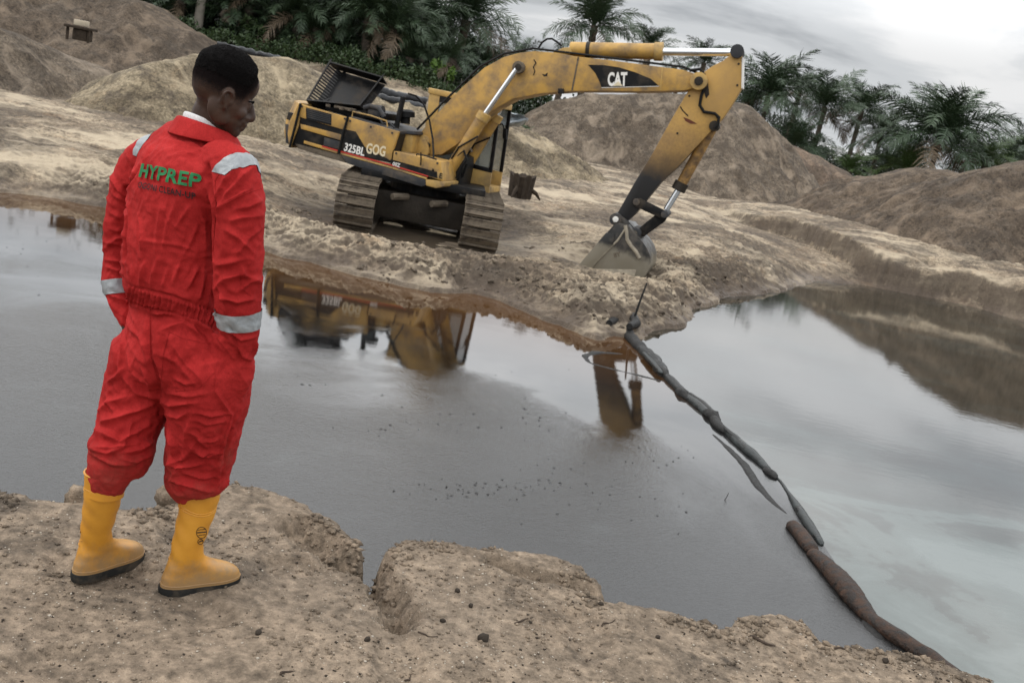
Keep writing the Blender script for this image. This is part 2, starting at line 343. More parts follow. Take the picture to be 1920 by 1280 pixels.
# ------------------------------------------------------------------ the ground: one sheet, fine towards the pond, out to the horizon
NR, NC = 560, 760
rows = np.concatenate([13.4*(24/13.4)**(np.linspace(0, 1, 420)), 24*(58/24)**(np.linspace(0, 1, 230)[1:]), 58*(1500/58)**(np.linspace(0, 1, 60)[1:])])
rows = np.concatenate([[-40, -10, 0, 4, 8, 11, 12.5], rows])
ang = np.linspace(-.78, .78, NC)
A, R = np.meshgrid(ang, rows)
Xg = A*np.maximum(R, 16)*1.0; Yg = R
edge = np.abs(A) > .76
Xg = np.where(edge & (np.abs(Xg) < 60), np.sign(A)*60, Xg)
Zg = ground_z(Xg, Yg)
Zg = np.where((Yg < 13) & (np.abs(Xg) < 40), -.9, Zg)
V = np.stack([Xg, Yg, Zg], -1).reshape(-1, 3)
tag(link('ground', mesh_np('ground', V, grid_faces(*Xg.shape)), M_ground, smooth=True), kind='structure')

# ------------------------------------------------------------------ the near bank the man stands on
BANK_Z = 1.22
BANK_EDGE = [(-700, 800), (-200, 868), (0, 905), (70, 922), (135, 930), (148, 921), (200, 944), (270, 946), (303, 944), (312, 918), (345, 916), (440, 897), (500, 906), (545, 918), (590, 940), (640, 972), (668, 990), (684, 1014), (690, 1044), (704, 1062),
             (716, 1052), (720, 1026), (740, 1006), (775, 998), (850, 1010), (905, 1016), (1000, 1022), (1060, 1040), (1105, 1066), (1135, 1092), (1148, 1114), (1210, 1124), (1280, 1140), (1345, 1162), (1372, 1147), (1400, 1140), (1460, 1142), (1515, 1154), (1548, 1182),
             (1610, 1196), (1700, 1210), (1790, 1238), (1880, 1272), (1960, 1312), (2100, 1400)]
bank_pts = [tuple(at_z(x, y, BANK_Z)[:2]) for x, y in BANK_EDGE]
BANK_POLY = bank_pts+[(9, 1.0), (25, -2), (25, -25), (-25, -25), (-25, bank_pts[0][1]+4), (-9, bank_pts[0][1]+.6)]
def px_bank(x, y): return at_z(x, y, BANK_Z)[:2]
GULLY = [px_bank(*p) for p in [(700, 1062), (712, 1085), (735, 1112), (752, 1140), (748, 1158)]]
SCARP = [px_bank(*p) for p in [(560, 985), (600, 1010), (640, 1040), (690, 1060)]]
SLUMP = [px_bank(*p) for p in [(930, 1048), (980, 1068), (1040, 1082), (1090, 1100), (1140, 1118)]]
def bank_z(x, y, raw=False):
    d = -poly_sd(x, y, BANK_POLY)                              # positive on the bank
    d = d+.035*fbm(x*3.5, y*3.5, 4, 31)+.030*fbm(x*11, y*11, 4, 33, .6)
    z = BANK_Z+.022*fbm(x*.8, y*.8, 3, 35)+.007*fbm(x*3, y*3, 4, 36)+.009*fbm(x*14, y*14, 4, 37, .65)
    z = z+.018*fbm(x*1.6+3, y*1.6, 2, 43)*sstep(.0, .4, d)
    face = sstep(.05, -.17, d+.025*fbm(x*9, y*9, 3, 39, .5, True))
    z = z-.016*sstep(.10, .0, d)-face*(1.55+.10*fbm(x*7, y*7, 3, 40))
    gd = line_dist(x, y, GULLY)+.05*fbm(x*9, y*9, 4, 45, .6); z = z-.13*sstep(.095, .005, gd)+.05*sstep(.13, .02, gd)*fbm(x*16, y*16, 4, 46, .6, True)
    sd = line_dist(x, y, SCARP)+.03*fbm(x*10, y*10, 3, 47); z = z-.10*sstep(.12, .02, sd)+.05*sstep(.16, .02, sd)*fbm(x*15, y*15, 4, 48, .6, True)
    ld = line_dist(x, y, SLUMP)+.012*fbm(x*9, y*9, 3, 49); z = z-.05*sstep(.06, .008, ld)
    # footprints and scuffs
    z = z-.022*sstep(.35, .62, pnoise(x*3.1, y*3.1, 51))
    return z
def axis(lo, f0, f1, hi, step, coarse):
    a = np.arange(f0, f1, step); l = f0-coarse*np.cumsum(1.25**np.arange(60)); r = f1+coarse*np.cumsum(1.25**np.arange(60))
    return np.concatenate([l[l > lo][::-1], a, r[r < hi]])
bx = axis(-24, -2.9, 3.3, 24, .0125, .03); by = axis(-24, 1.95, 5.2, 9, .0125, .03)
Xb, Yb = np.meshgrid(bx, by); Zb = bank_z(Xb, Yb)
V = np.stack([Xb, Yb, Zb], -1).reshape(-1, 3)
F = grid_faces(*Xb.shape, keep=(Zb > -.33).reshape(-1)); V, F = compact(V, F)
tag(link('near_bank', mesh_np('near_bank', V, F), M_bank, smooth=True), kind='structure')
# ------------------------------------------------------------------ water: oily side and milky side, parted along the floating boom
BOOM_PX = [(1172, 608), (1180, 630), (1205, 660), (1232, 690), (1262, 720), (1300, 756), (1335, 788), (1380, 830), (1425, 868), (1455, 892), (1475, 915), (1505, 965), (1545, 1022), (1590, 1090), (1640, 1150), (1700, 1210)]
boom_w = [at_z(x, y, 0)[:2] for x, y in BOOM_PX]
# resample
bw = np.array(boom_w); bl = np.concatenate([[0], np.cumsum(np.hypot(*np.diff(bw, axis=0).T))])
def boom_at(t): return np.array([np.interp(t, bl, bw[:, 0]), np.interp(t, bl, bw[:, 1])])
def water_mat(name, oily):
    m, nt, b = new_mat(name)
    geo = nt.nodes.new('ShaderNodeNewGeometry'); pos = geo.outputs['Position']
    sp = nt.nodes.new('ShaderNodeSeparateXYZ'); nt.links.new(pos, sp.inputs[0])
    if oily:
        cn = TEX(nt, .55, 5, .6, vec=pos, dist=.8)
        base = RAMP(nt, TEX(nt, .8, 6, .6, vec=pos, dist=1.0), [(.35, (.004, .004, .004)), (.6, (.008, .008, .008)), (.72, (.020, .023, .023))])
        yy = MA(nt, 'ADD', MA(nt, 'ADD', sp.outputs[1], MA(nt, 'MULTIPLY', sp.outputs[0], .28)), MA(nt, 'MULTIPLY', MA(nt, 'SUBTRACT', cn, .5), 6.5))
        mr = nt.nodes.new('ShaderNodeMapRange'); mr.interpolation_type = 'SMOOTHSTEP'; nt.links.new(yy, mr.inputs[0])
        mr.inputs[1].default_value = 11.4; mr.inputs[2].default_value = 7.4; mr.inputs[3].default_value = 0.; mr.inputs[4].default_value = 1.
        ruff = mr.outputs[0]
        # brown muddy shallows by the far shore
        sh = nt.nodes.new('ShaderNodeMapRange'); nt.links.new(MA(nt, 'ADD', MA(nt, 'ADD', sp.outputs[1], MA(nt, 'MULTIPLY', sp.outputs[0], .25)), MA(nt, 'MULTIPLY', cn, 1.5)), sh.inputs[0])
        sh.inputs[1].default_value = 12.2; sh.inputs[2].default_value = 15.5
        cc = MIX(nt, MA(nt, 'MULTIPLY', sh.outputs[0], .8), base, (.085, .040, .014))
        nt.links.new(cc, b.inputs['Base Color'])
        nt.links.new(MA(nt, 'ADD', .02, MA(nt, 'MULTIPLY', ruff, .03)), b.inputs['Roughness'])
        b.inputs['IOR'].default_value = 1.55
        w1 = TEX(nt, 26, 5, .75, vec=pos, sc3=(1.0, .8, 1.)); w2 = TEX(nt, 3.0, 3, .5, vec=pos, sc3=(.7, 1.2, 1.))
        n1 = BUMP(nt, b, w1, MA(nt, 'ADD', .012, MA(nt, 'MULTIPLY', ruff, .55)), .010)
        BUMP(nt, b, w2, MA(nt, 'ADD', .01, MA(nt, 'MULTIPLY', ruff, .06)), .05, n1)
    else:
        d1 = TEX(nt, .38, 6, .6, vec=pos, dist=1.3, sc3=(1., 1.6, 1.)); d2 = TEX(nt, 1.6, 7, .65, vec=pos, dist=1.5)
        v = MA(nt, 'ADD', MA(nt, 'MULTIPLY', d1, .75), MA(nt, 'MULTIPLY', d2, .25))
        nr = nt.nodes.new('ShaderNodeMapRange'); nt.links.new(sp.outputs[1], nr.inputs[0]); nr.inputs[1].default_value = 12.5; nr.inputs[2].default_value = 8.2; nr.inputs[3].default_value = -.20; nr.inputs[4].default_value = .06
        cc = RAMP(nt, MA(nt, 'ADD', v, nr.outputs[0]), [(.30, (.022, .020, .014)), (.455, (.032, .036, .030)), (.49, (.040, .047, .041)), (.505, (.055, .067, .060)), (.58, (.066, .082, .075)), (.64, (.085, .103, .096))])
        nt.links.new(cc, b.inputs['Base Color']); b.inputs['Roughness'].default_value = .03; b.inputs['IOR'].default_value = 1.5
        w1 = TEX(nt, 5.0, 4, .6, vec=pos, sc3=(.6, 1.4, 1.)); BUMP(nt, b, w1, .05, .012)
    return m
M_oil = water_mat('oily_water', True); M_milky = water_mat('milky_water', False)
def sheet(name, pts, mat, z=0.0):
    bm = bmesh.new(); vs_ = [bm.verts.new((p[0], p[1], z)) for p in pts]; f = bm.faces.new(vs_); f.normal_update()
    if f.normal.z < 0: f.normal_flip()
    bmesh.ops.triangulate(bm, faces=bm.faces); me = bpy.data.meshes.new(name); bm.to_mesh(me); bm.free(); return link(name, me, mat)
bpts = [tuple(p) for p in boom_w]
far_end = (bpts[0][0]+.1, bpts[0][1]+3.0); near_end = (bpts[-1][0]+.5, 1.2)
left = [far_end]+bpts+[near_end, (-20, 1.2), (-26, 8), (-26, 30), (far_end[0]-2, 30)]
right = [near_end]+bpts[::-1]+[far_end, (far_end[0]+1, 30), (36, 30), (36, 1.2)]
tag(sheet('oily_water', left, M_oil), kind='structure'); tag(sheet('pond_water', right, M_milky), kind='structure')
# ------------------------------------------------------------------ the excavator
M_yel = simple('yellow_paint', (.44, .255, .058), .45, var=.10, scale=1.6, dirt=(.17, .115, .065), dirt_amt=.72, dscale=2.4)
M_yel2 = simple('faded_yellow_paint', (.46, .29, .085), .5, var=.10, scale=2, dirt=(.16, .115, .07), dirt_amt=.6, dscale=3)
M_blk = simple('black_paint', (.007, .007, .0075), .5, var=.3, scale=3, dirt=(.09, .07, .05), dirt_amt=.35, dscale=3)
M_gry = simple('dark_grey_steel', (.038, .039, .042), .6, var=.2, dirt=(.13, .10, .07), dirt_amt=.5)
M_rub = simple('black_rubber', (.006, .006, .006), .6, var=.2)
M_red = simple('red_stripe', (.42, .035, .02), .5, var=.1)
M_wht = simple('white_lettering', (.70, .68, .64), .6, var=.08, scale=20)
M_crm = simple('pale_lettering', (.62, .53, .36), .6, var=.1, scale=20)
M_chr = simple('chrome_rod', (.72, .74, .76), .18, 1.0, var=.05)
M_mud = simple('mud_caked_steel', (.18, .145, .105), .9, var=.35, scale=5, bump=.03, dirt=(.06, .047, .035), dirt_amt=.9, dscale=5)
M_mud_dk = simple('wet_mud_steel', (.026, .021, .016), .6, var=.35, scale=4, bump=.02)
def glass_mat(name, tint=(.55, .6, .58)):
    m, nt, b = new_mat(name)
    b.inputs['Base Color'].default_value = (*tint, 1); b.inputs['Transmission Weight'].default_value = .0; b.inputs['Roughness'].default_value = .12
    b.inputs['Alpha'].default_value = .45; b.inputs['Specular IOR Level'].default_value = .6
    return m
M_glass = glass_mat('dusty_glass', (.30, .33, .31))
def stick_mat():
    m, nt, b = new_mat('stick_paint')
    t = nt.nodes.new('ShaderNodeTexCoord'); sp = nt.nodes.new('ShaderNodeSeparateXYZ'); nt.links.new(t.outputs['Object'], sp.inputs[0])
    n = TEX(nt, 2.5, 8, .7); f2 = TEX(nt, 22, 5, .7)
    y = MIX(nt, RAMP(nt, TEX(nt, 2.2, 8, .65), [(.4, 0.), (.62, 1.)]), (.44, .255, .058), (.36, .21, .06))
    lev = MA(nt, 'ADD', sp.outputs[2], MA(nt, 'MULTIPLY', MA(nt, 'SUBTRACT', n, .5), .55))
    r = nt.nodes.new('ShaderNodeMapRange'); nt.links.new(lev, r.inputs[0]); r.inputs[1].default_value = 3.05; r.inputs[2].default_value = 2.35
    st = nt.nodes.new('ShaderNodeMapRange'); nt.links.new(MA(nt, 'ADD', lev, MA(nt, 'MULTIPLY', MA(nt, 'SUBTRACT', f2, .5), 1.6)), st.inputs[0]); st.inputs[1].default_value = 3.9; st.inputs[2].default_value = 2.7
    c = MIX(nt, MA(nt, 'MULTIPLY', st.outputs[0], .75), y, (.13, .075, .03)); c = MIX(nt, r.outputs[0], c, (.009, .0085, .009))
    nt.links.new(c, b.inputs['Base Color']); b.inputs['Roughness'].default_value = .5
    return m
M_stick = stick_mat()
def bucket_mat():
    m, nt, b = new_mat('bucket_steel')
    t = nt.nodes.new('ShaderNodeTexCoord'); sp = nt.nodes.new('ShaderNodeSeparateXYZ'); nt.links.new(t.outputs['Object'], sp.inputs[0])
    n = TEX(nt, 2.2, 8, .7)
    lev = MA(nt, 'ADD', sp.outputs[2], MA(nt, 'MULTIPLY', MA(nt, 'SUBTRACT', n, .5), .5))
    r = nt.nodes.new('ShaderNodeMapRange'); nt.links.new(lev, r.inputs[0]); r.inputs[1].default_value = .95; r.inputs[2].default_value = .80
    d = RAMP(nt, TEX(nt, 3.5, 7, .65), [(.45, 0.), (.68, 1.)])
    c = MIX(nt, d, (.018, .017, .016), (.10, .085, .068)); c = MIX(nt, r.outputs[0], c, (.19, .17, .13))
    nt.links.new(c, b.inputs['Base Color']); nt.links.new(MA(nt, 'ADD', .35, MA(nt, 'MULTIPLY', d, .4)), b.inputs['Roughness']); b.inputs['Metallic'].default_value = .25
    return m
M_bucket = bucket_mat()

EX_O = Vector((EX_C[0], EX_C[1], 0.10))
PSI, TAU = math.radians(12), math.radians(4.0)
_X = Vector((math.cos(PSI), -math.sin(PSI), 0)); _Y = Vector((math.sin(PSI), math.cos(PSI), 0)); _Z = Vector((0, 0, 1))
_Xt = (_X*math.cos(TAU)-_Z*math.sin(TAU)).normalized(); _Zt = _Xt.cross(_Y).normalized()
EX_M = Matrix(((_Xt.x, _Y.x, _Zt.x, EX_O.x), (_Xt.y, _Y.y, _Zt.y, EX_O.y), (_Xt.z, _Y.z, _Zt.z, EX_O.z), (0, 0, 0, 1)))
ex = empty('excavator'); ex.matrix_world = EX_M
tag(ex, 'yellow tracked excavator with its engine hood open and bucket resting on the muddy shore', 'excavator')
def HP(px, py, Y):
    d = Vector(ray(px, py)); c = Vector((0, 0, CAM_H)); t = (Y-(c-EX_O).dot(_Y))/d.dot(_Y)
    p = c+d*t-EX_O; return Vector((p.dot(_Xt), Y, p.dot(_Zt)))
def Z1(pts, ox=520, oy=60, s=.25): return [(ox+x*s, oy+y*s) for x, y in pts]
def Z2(pts): return Z1(pts, 960, 60)
def Z4(pts): return Z1(pts, 1040, 340, 300/1745)
def slab(name, px, Y0, Y1, mat, parent=ex, bevel=.012, mb=None, build=True):
    A = [HP(x, y, Y0) for x, y in px]; B = [Vector((p.x, Y1, p.z)) for p in A]
    mb = mb or MB(); mb.loft(A, B)
    return mb.build(name, mat, parent, bevel=bevel) if build else mb
def tubepx(name, px, Y, r, mat, parent=ex, n=10, mb=None, build=True):
    Ys = Y if isinstance(Y, (list, tuple)) else [Y]*len(px)
    mb = mb or MB(); mb.tube([HP(x, y, yy) for (x, y), yy in zip(px, Ys)], r, n)
    return mb.build(name, mat, parent, smooth=True) if build else mb
def text_obj(body, size, mat, parent, loc, rot, name='lettering', bold=.0, ext=.003, align='LEFT', sx=1.0):
    cu_ = bpy.data.curves.new(name, 'FONT'); cu_.body = body; cu_.size = size; cu_.offset = bold; cu_.extrude = ext; cu_.align_x = align; cu_.resolution_u = 3
    t = bpy.data.objects.new(name, cu_); me = bpy.data.meshes.new_from_object(t); bpy.data.objects.remove(t); bpy.data.curves.remove(cu_)
    o = link(name, me, mat, parent)
    o.matrix_local = Matrix.Translation(loc) @ rot @ Matrix.Diagonal((sx, 1, 1, 1)); return o
def side_text(body, p0, p1, Y, hpx, mat, parent=ex, bold=.0, name='lettering'):
    """text on a plane Y: baseline from pixel p0 towards p1, filling that length"""
    a = HP(*p0, Y); b = HP(*p1, Y); d = b-a; L = d.length; ang_ = math.atan2(d.z, d.x)
    size = hpx/82.0/.70
    cu_ = bpy.data.curves.new(name, 'FONT'); cu_.body = body; cu_.size = size; cu_.offset = bold*size; cu_.extrude = .003; cu_.resolution_u = 3
    t = bpy.data.objects.new(name, cu_); me = bpy.data.meshes.new_from_object(t); bpy.data.objects.remove(t); bpy.data.curves.remove(cu_)
    w_ = max(v.co.x for v in me.vertices); me.transform(Matrix.Diagonal((L/w_, 1, 1, 1)))
    me.transform(Matrix.Rotation(-ang_, 4, 'Y') @ Matrix.Rotation(math.pi/2, 4, 'X')); me.transform(Matrix.Translation(a))
    return link(name, me, mat, parent)
YS = -1.40
# counterweight: rounded tail
cw = Z1([(105, 578), (128, 528), (178, 534), (160, 700), (96, 868), (60, 845), (48, 760), (62, 668)])
A = [HP(x, y, YS) for x, y in cw]
mb = MB(); rings = []
for k, (yy, off) in enumerate([(YS, .10), (YS+.12, .02), (YS+.45, -.22), (-.5, -.36), (.5, -.36), (-YS-.45, -.22), (-YS-.12, .02), (-YS, .10)]):
    xm = max(p.x for p in A)
    rings.append([Vector((p.x+(off if p.x < xm-.12 else 0), yy, p.z)) for p in A])
for r0, r1 in zip(rings[:-1], rings[1:]): mb.loft(r0, r1, cap=False)
n = len(A); b0 = len(mb.v); mb.add(rings[0], [tuple(reversed(range(n)))]); mb.add(rings[-1], [tuple(range(n))])
cwo = mb.build('counterweight', M_yel, ex, smooth=True)
slab('black_band', Z1([(84, 600), (150, 622), (140, 680), (68, 655)]), YS-.004+.09, YS+.3, M_blk, cwo, bevel=.004)
slab('black_band', Z1([(58, 690), (150, 712), (110, 850), (62, 832)]), YS-.004+.09, YS+.3, M_gry, cwo, bevel=.004)
# engine bay side: a door with louvres, then the pump door, then the front box
body = MB()
slab(None, Z1([(166, 548), (540, 650), (905, 760), (868, 900), (860, 985), (470, 905), (106, 850), (150, 700)]), YS+.03, YS+.5, None, mb=body, build=False)
slab(None, Z1([(166, 560), (540, 662), (905, 772), (868, 900), (860, 985), (470, 905), (106, 850), (150, 700)]), YS+.5, -YS, None, mb=body, build=False)
bo = body.build('house_body', M_blk, ex, bevel=.02)
door = slab('side_door', Z1([(168, 540), (524, 640), (500, 735), (170, 640)]), YS, YS+.08, M_yel, bevel=.012)
for i in range(5):
    t0 = i/5*.9+.03; t1 = t0+.10
    L = Z1([(222, 570+84*t0), (402, 622+74*t0+2), (402, 622+74*t1+2), (222, 570+84*t1)]); slab('louvre_slat', L, YS-.008, YS+.01, M_gry, door, bevel=.003)
slab('louvre_opening', Z1([(214, 566), (406, 618), (404, 702), (216, 655)]), YS-.004, YS+.01, M_blk, door, bevel=0)
slab('door_strip', Z1([(172, 690), (484, 772), (478, 815), (176, 726)]), YS, YS+.06, M_yel, door, bevel=.008)
slab('door_strip', Z1([(200, 815), (452, 888), (448, 912), (196, 836)]), YS, YS+.06, M_yel, door, bevel=.006)
slab('dusty_patch', Z1([(352, 790), (470, 822), (462, 880), (345, 850)]), YS+.012, YS+.05, M_gry, door, bevel=.004)
slab('red_line', Z1([(335, 853), (452, 886), (450, 896), (333, 862)]), YS-.004, YS+.03, M_red, door, bevel=0)
panel = slab('pump_door', Z1([(532, 640), (912, 748), (880, 850), (862, 900), (852, 975), (466, 888), (492, 760), (515, 715)]), YS, YS+.08, M_yel, bevel=.012)
slab('black_field', Z1([(497, 728), (588, 748), (655, 862), (640, 932), (470, 886), (478, 800)]), YS-.004, YS+.03, M_blk, panel, bevel=0)
slab('black_field', Z1([(655, 862), (648, 934), (850, 978), (852, 965)]), YS-.004, YS+.03, M_blk, panel, bevel=0)
for a_, b_ in (((487, 872), (515, 905)), ((515, 895), (560, 900))): pass
step = slab('front_box', Z1([(872, 892), (1228, 972), (1236, 1060), (1240, 1120), (858, 995)]), YS, YS+.95, M_yel, bevel=.02)
slab('black_field', Z1([(850, 955), (1150, 1038), (1205, 1052), (1200, 1098), (848, 1000)]), YS-.004, YS+.03, M_blk, step, bevel=0)
slab('red_line', Z1([(470, 890), (850, 992), (1130, 1078), (1130, 1088), (850, 1003), (470, 902)]), YS-.007, YS+.03, M_red, bevel=0)
slab('yellow_line', Z1([(474, 906), (850, 1008), (1120, 1092), (1120, 1106), (850, 1022), (474, 918)]), YS-.007, YS+.03, M_yel2, bevel=0)
slab('frame_skirt', Z1([(474, 922), (850, 1026), (1112, 1108), (1112, 1150), (1080, 1160), (700, 1045), (520, 985)]), YS-.01, YS+.25, M_gry, bevel=.015)
slab('tail_skirt', Z1([(130, 835), (470, 918), (520, 985), (330, 930), (150, 872)]), YS+.02, YS+.35, M_mud, bevel=.02)
slab('front_corner', Z1([(1112, 1104), (1240, 1120), (1262, 1130), (1250, 1160), (1190, 1172), (1112, 1152)]), YS-.005, YS+.9, M_yel2, bevel=.02)
slab('corner_plate', Z1([(1198, 1050), (1240, 1060), (1238, 1105), (1200, 1100)]), YS-.009, YS+.02, M_yel2, bevel=.004)
side_text('E', Z1([(1210, 1092)])[0], Z1([(1232, 1098)])[0], YS-.012, 8, M_blk, bold=.02)
side_text('325BL', Z1([(496, 888)])[0], Z1([(650, 930)])[0], YS-.010, 13, M_wht, panel, bold=.025)
side_text('GOG', Z1([(662, 905)])[0], Z1([(806, 934)])[0], YS-.006, 16, M_crm, panel, bold=.03)
side_text('00Z', Z1([(862, 1000)])[0], Z1([(918, 1016)])[0], YS-.010, 6, M_wht, step, bold=.02)
for p in ([(528, 640), (512, 700), (492, 760), (462, 910)], [(175, 536), (150, 640), (130, 720), (92, 866)]):
    tubepx('strap', Z1(p), YS-.02, .026, M_rub)
# deck, bay fittings
slab('deck_plate', Z1([(540, 632), (910, 742), (905, 765), (540, 655)]), YS+.10, 1.0, M_gry, bevel=.01)
slab('deck_box', Z1([(872, 770), (905, 752), (1020, 775), (1005, 905), (868, 890)]), YS+.55, YS+1.15, M_yel2, bevel=.02)
slab('deck_plate', Z1([(905, 735), (1030, 745), (1032, 770), (905, 760)]), YS+.5, .2, M_gry, bevel=.01)
tubepx('exhaust_pipe', Z1([(890, 725), (915, 620), (945, 485)]), [-.75]*3, .055, M_blk)
tubepx('air_cleaner', Z1([(958, 690), (962, 640), (964, 620)]), [-.5]*3, [.10, .10, .16], M_rub, n=14)
tubepx('air_cleaner', Z1([(963, 640), (964, 600), (965, 582)]), [-.5]*3, [.19, .19, .12], M_rub, n=14)
eng = slab('engine', Z1([(360, 545), (560, 560), (690, 575), (820, 610), (810, 660), (540, 640), (360, 585)]), -.9, .4, M_blk, bevel=.03)
tubepx('engine_pipe', Z1([(650, 570), (700, 555), (760, 575), (800, 640)]), [-.95]*4, .05, M_gry, eng)
tubepx('engine_pipe', Z1([(430, 560), (500, 575), (590, 590)]), [-1.0]*3, .035, M_mud, eng)
tubepx('engine_pipe', Z1([(760, 640), (790, 690), (840, 680), (880, 720)]), [-1.1]*4, .022, M_gry, eng)
tubepx('turbo_drum', Z1([(700, 600), (790, 612)]), [-.8]*2, .16, M_gry, eng, n=14)
for k, (x, y) in enumerate([(480, 570), (545, 580), (610, 600), (380, 548)]): tubepx('filler_cap', Z1([(x, y+14), (x+3, y-4)]), [-1.05]*2, .05, M_mud, eng)
# open hood: a shallow tray standing on edge, underside to the camera, slotted flanges
Lq = Z1([(215, 512), (620, 552), (800, 320), (400, 200)])
near = [HP(*Lq[0], -1.05), HP(*Lq[1], -1.05), HP(*Lq[2], -.35), HP(*Lq[3], -.35)]
nrm = (near[1]-near[0]).cross(near[3]-near[0]).normalized()
if nrm.y < 0: nrm = -nrm
hood = empty('hood', parent=ex)
def q(u, v, d=0): return near[0]*(1-u)*(1-v)+near[1]*u*(1-v)+near[2]*u*v+near[3]*(1-u)*v+nrm*d
def plate(mb_, c, th, axis_):
    mb_.loft(c, [p+axis_*th for p in c]); return mb_
plate(MB(), [q(.03, .03, .30), q(.97, .03, .30), q(.97, .97, .30), q(.03, .97, .30)], .025, nrm).build('hood_panel', M_blk, hood, bevel=.006)
eu = (near[1]-near[0]).normalized(); ev = (near[3]-near[0]).normalized()
mb = MB()
for (v0, v1) in ((0, .06), (.94, 1)): plate(mb, [q(0, v0, 0), q(1, v0, 0), q(1, v1, .28), q(0, v1, .28)] if v0 else [q(0, 0, 0), q(1, 0, 0), q(1, .03, .28), q(0, .03, .28)], .03, ev if not v0 else -ev)
for u0, du in ((0, .22), (1, -.16)):
    plate(mb, [q(u0, 0, 0), q(u0, 1, 0), q(u0+du*.12, 1, .0), q(u0+du*.12, 0, .0)], .025, nrm)
    plate(mb, [q(u0+du*.85, 0, .26), q(u0+du*.85, 1, .26), q(u0+du, 1, .29), q(u0+du, 0, .29)], .02, nrm)
mb.build('hood_rim', M_blk, hood)
for u0, du, ns in ((0, .22, 15), (1, -.16, 11)):
    for i in range(ns):
        v0 = .05+.9*i/ns; v1 = v0+.9/ns*.52
        plate(MB(), [q(u0+du*.1, v0, .01), q(u0+du*.1, v1, .01), q(u0+du*.9, v1, .27), q(u0+du*.9, v0, .27)], .012, nrm).build('flange_slat', M_blk, hood)
    if u0 == 1:
        plate(MB(), [q(u0+du*.45, .03, .12), q(u0+du*.45, .97, .12), q(u0+du*.58, .97, .16), q(u0+du*.58, .03, .16)], .012, nrm).build('flange_rail', M_blk, hood)
MB().tube([q(.28, .02, .05), q(.29, .25, .2)], .015, 6).build('hood_strut', M_gry, hood)
# cab on the far side
YC0, YC1 = .42, 1.38
cab = empty('cab', parent=ex)
cabp = dict(rt=(806, 168), ft=(940, 196), fb=(917, 356), rb=(786, 322))
def cabpt(u, v, Y=YC0):       # u along, v up
    a = HP(*cabp['rb'], YC0); b_ = HP(*cabp['fb'], YC0); c = HP(*cabp['ft'], YC0); d = HP(*cabp['rt'], YC0)
    p = a*(1-u)*(1-v)+b_*u*(1-v)+c*u*v+d*(1-u)*v; return Vector((p.x, Y, p.z))
def cpl(name, quad, mat, Y0=YC0, Y1=YC0+.06, bev=.01): 
    A = [cabpt(u, v, Y0) for u, v in quad]; B = [Vector((p.x, Y1, p.z)) for p in A]; return MB().loft(A, B).build(name, mat, cab, bevel=bev)
def rect(u0, v0, u1, v1): return [(u0, v0), (u1, v0), (u1, v1), (u0, v1)]
cpl('cab_roof', rect(-.02, .95, 1.0, 1.02), M_yel2, YC0-.02, YC1+.02, .03)
cpl('cab_floor', rect(0, -.04, 1, .03), M_yel2, YC0, YC1, .01)
for Y0 in (YC0, YC1-.06):
    cpl('cab_side', rect(.0, .03, 1, .20), M_yel2, Y0, Y0+.06)
    cpl('rear_pillar', rect(0, .20, .15, .95), M_yel2, Y0, Y0+.06)
    cpl('middle_pillar', rect(.60, .20, .65, .95), M_blk, Y0, Y0+.06, .004)
    cpl('front_pillar', [(.955, .20), (1.0, .20), (1.0, .95), (.955, .95)], M_blk, Y0, Y0+.06, .004)
    cpl('window', rect(.15, .20, .60, .95), M_glass, Y0+.025, Y0+.032, 0)
    cpl('window', rect(.65, .20, .955, .95), M_glass, Y0+.025, Y0+.032, 0)
cpl('window_frame', rect(.15, .88, .955, .95), M_blk, YC0-.004, YC0+.05, .003)
cpl('window_frame', rect(.68, .20, .955, .25), M_blk, YC0-.004, YC0+.05, .003)
cpl('cab_rear', rect(.0, .03, .04, .50), M_yel2, YC0+.06, YC1-.06)
cpl('seat', rect(.25, .2, .36, .72), M_rub, YC0+.25, YC1-.25, .05); cpl('seat', rect(.25, .2, .62, .32), M_rub, YC0+.25, YC1-.25, .05)
# boom
YB = -.10; BW = .30
bt = [(787, 274), (780, 262), (787, 250), (808, 226), (832, 199), (868, 162), (908, 127), (945, 107), (975, 99), (1002, 96), (1040, 99), (1080, 106), (1150, 114), (1210, 122), (1280, 131), (1305, 139), (1321, 150), (1318, 160), (1305, 165), (1282, 170), (1210, 172), (1140, 171), (1072, 171), (1010, 176), (960, 186), (930, 203), (895, 233), (858, 270), (828, 290), (806, 292)]
boom = slab('boom', bt, YB-BW, YB+BW, M_yel, bevel=.02)
slab('weld_seam', [(1083, 107), (1086, 107), (1074, 170), (1071, 170)], YB-BW-.006, YB-BW+.02, M_mud, boom, bevel=.002)
slab('weld_seam', [(1241, 127), (1243, 127), (1239, 170), (1237, 170)], YB-BW-.006, YB-BW+.02, M_yel2, boom, bevel=.002)
slab('black_field', Z2([(570, 247), (690, 250), (800, 266), (920, 302), (1040, 352), (1102, 405), (670, 416), (655, 370), (625, 310)]), YB-BW-.005, YB-BW+.01, M_blk, boom, bevel=0)
side_text('CAT', Z2([(716, 402)])[0], Z2([(862, 401)])[0], YB-BW-.010, 20, M_wht, boom, bold=.04)
slab('triangle_mark', Z2([(757, 405), (795, 372), (832, 405)]), YB-BW-.018, YB-BW-.008, M_crm, boom, bevel=0)
slab('trim_line', Z2([(672, 417), (1102, 406), (1102, 410), (672, 421)]), YB-BW-.006, YB-BW+.01, M_wht, boom, bevel=0)
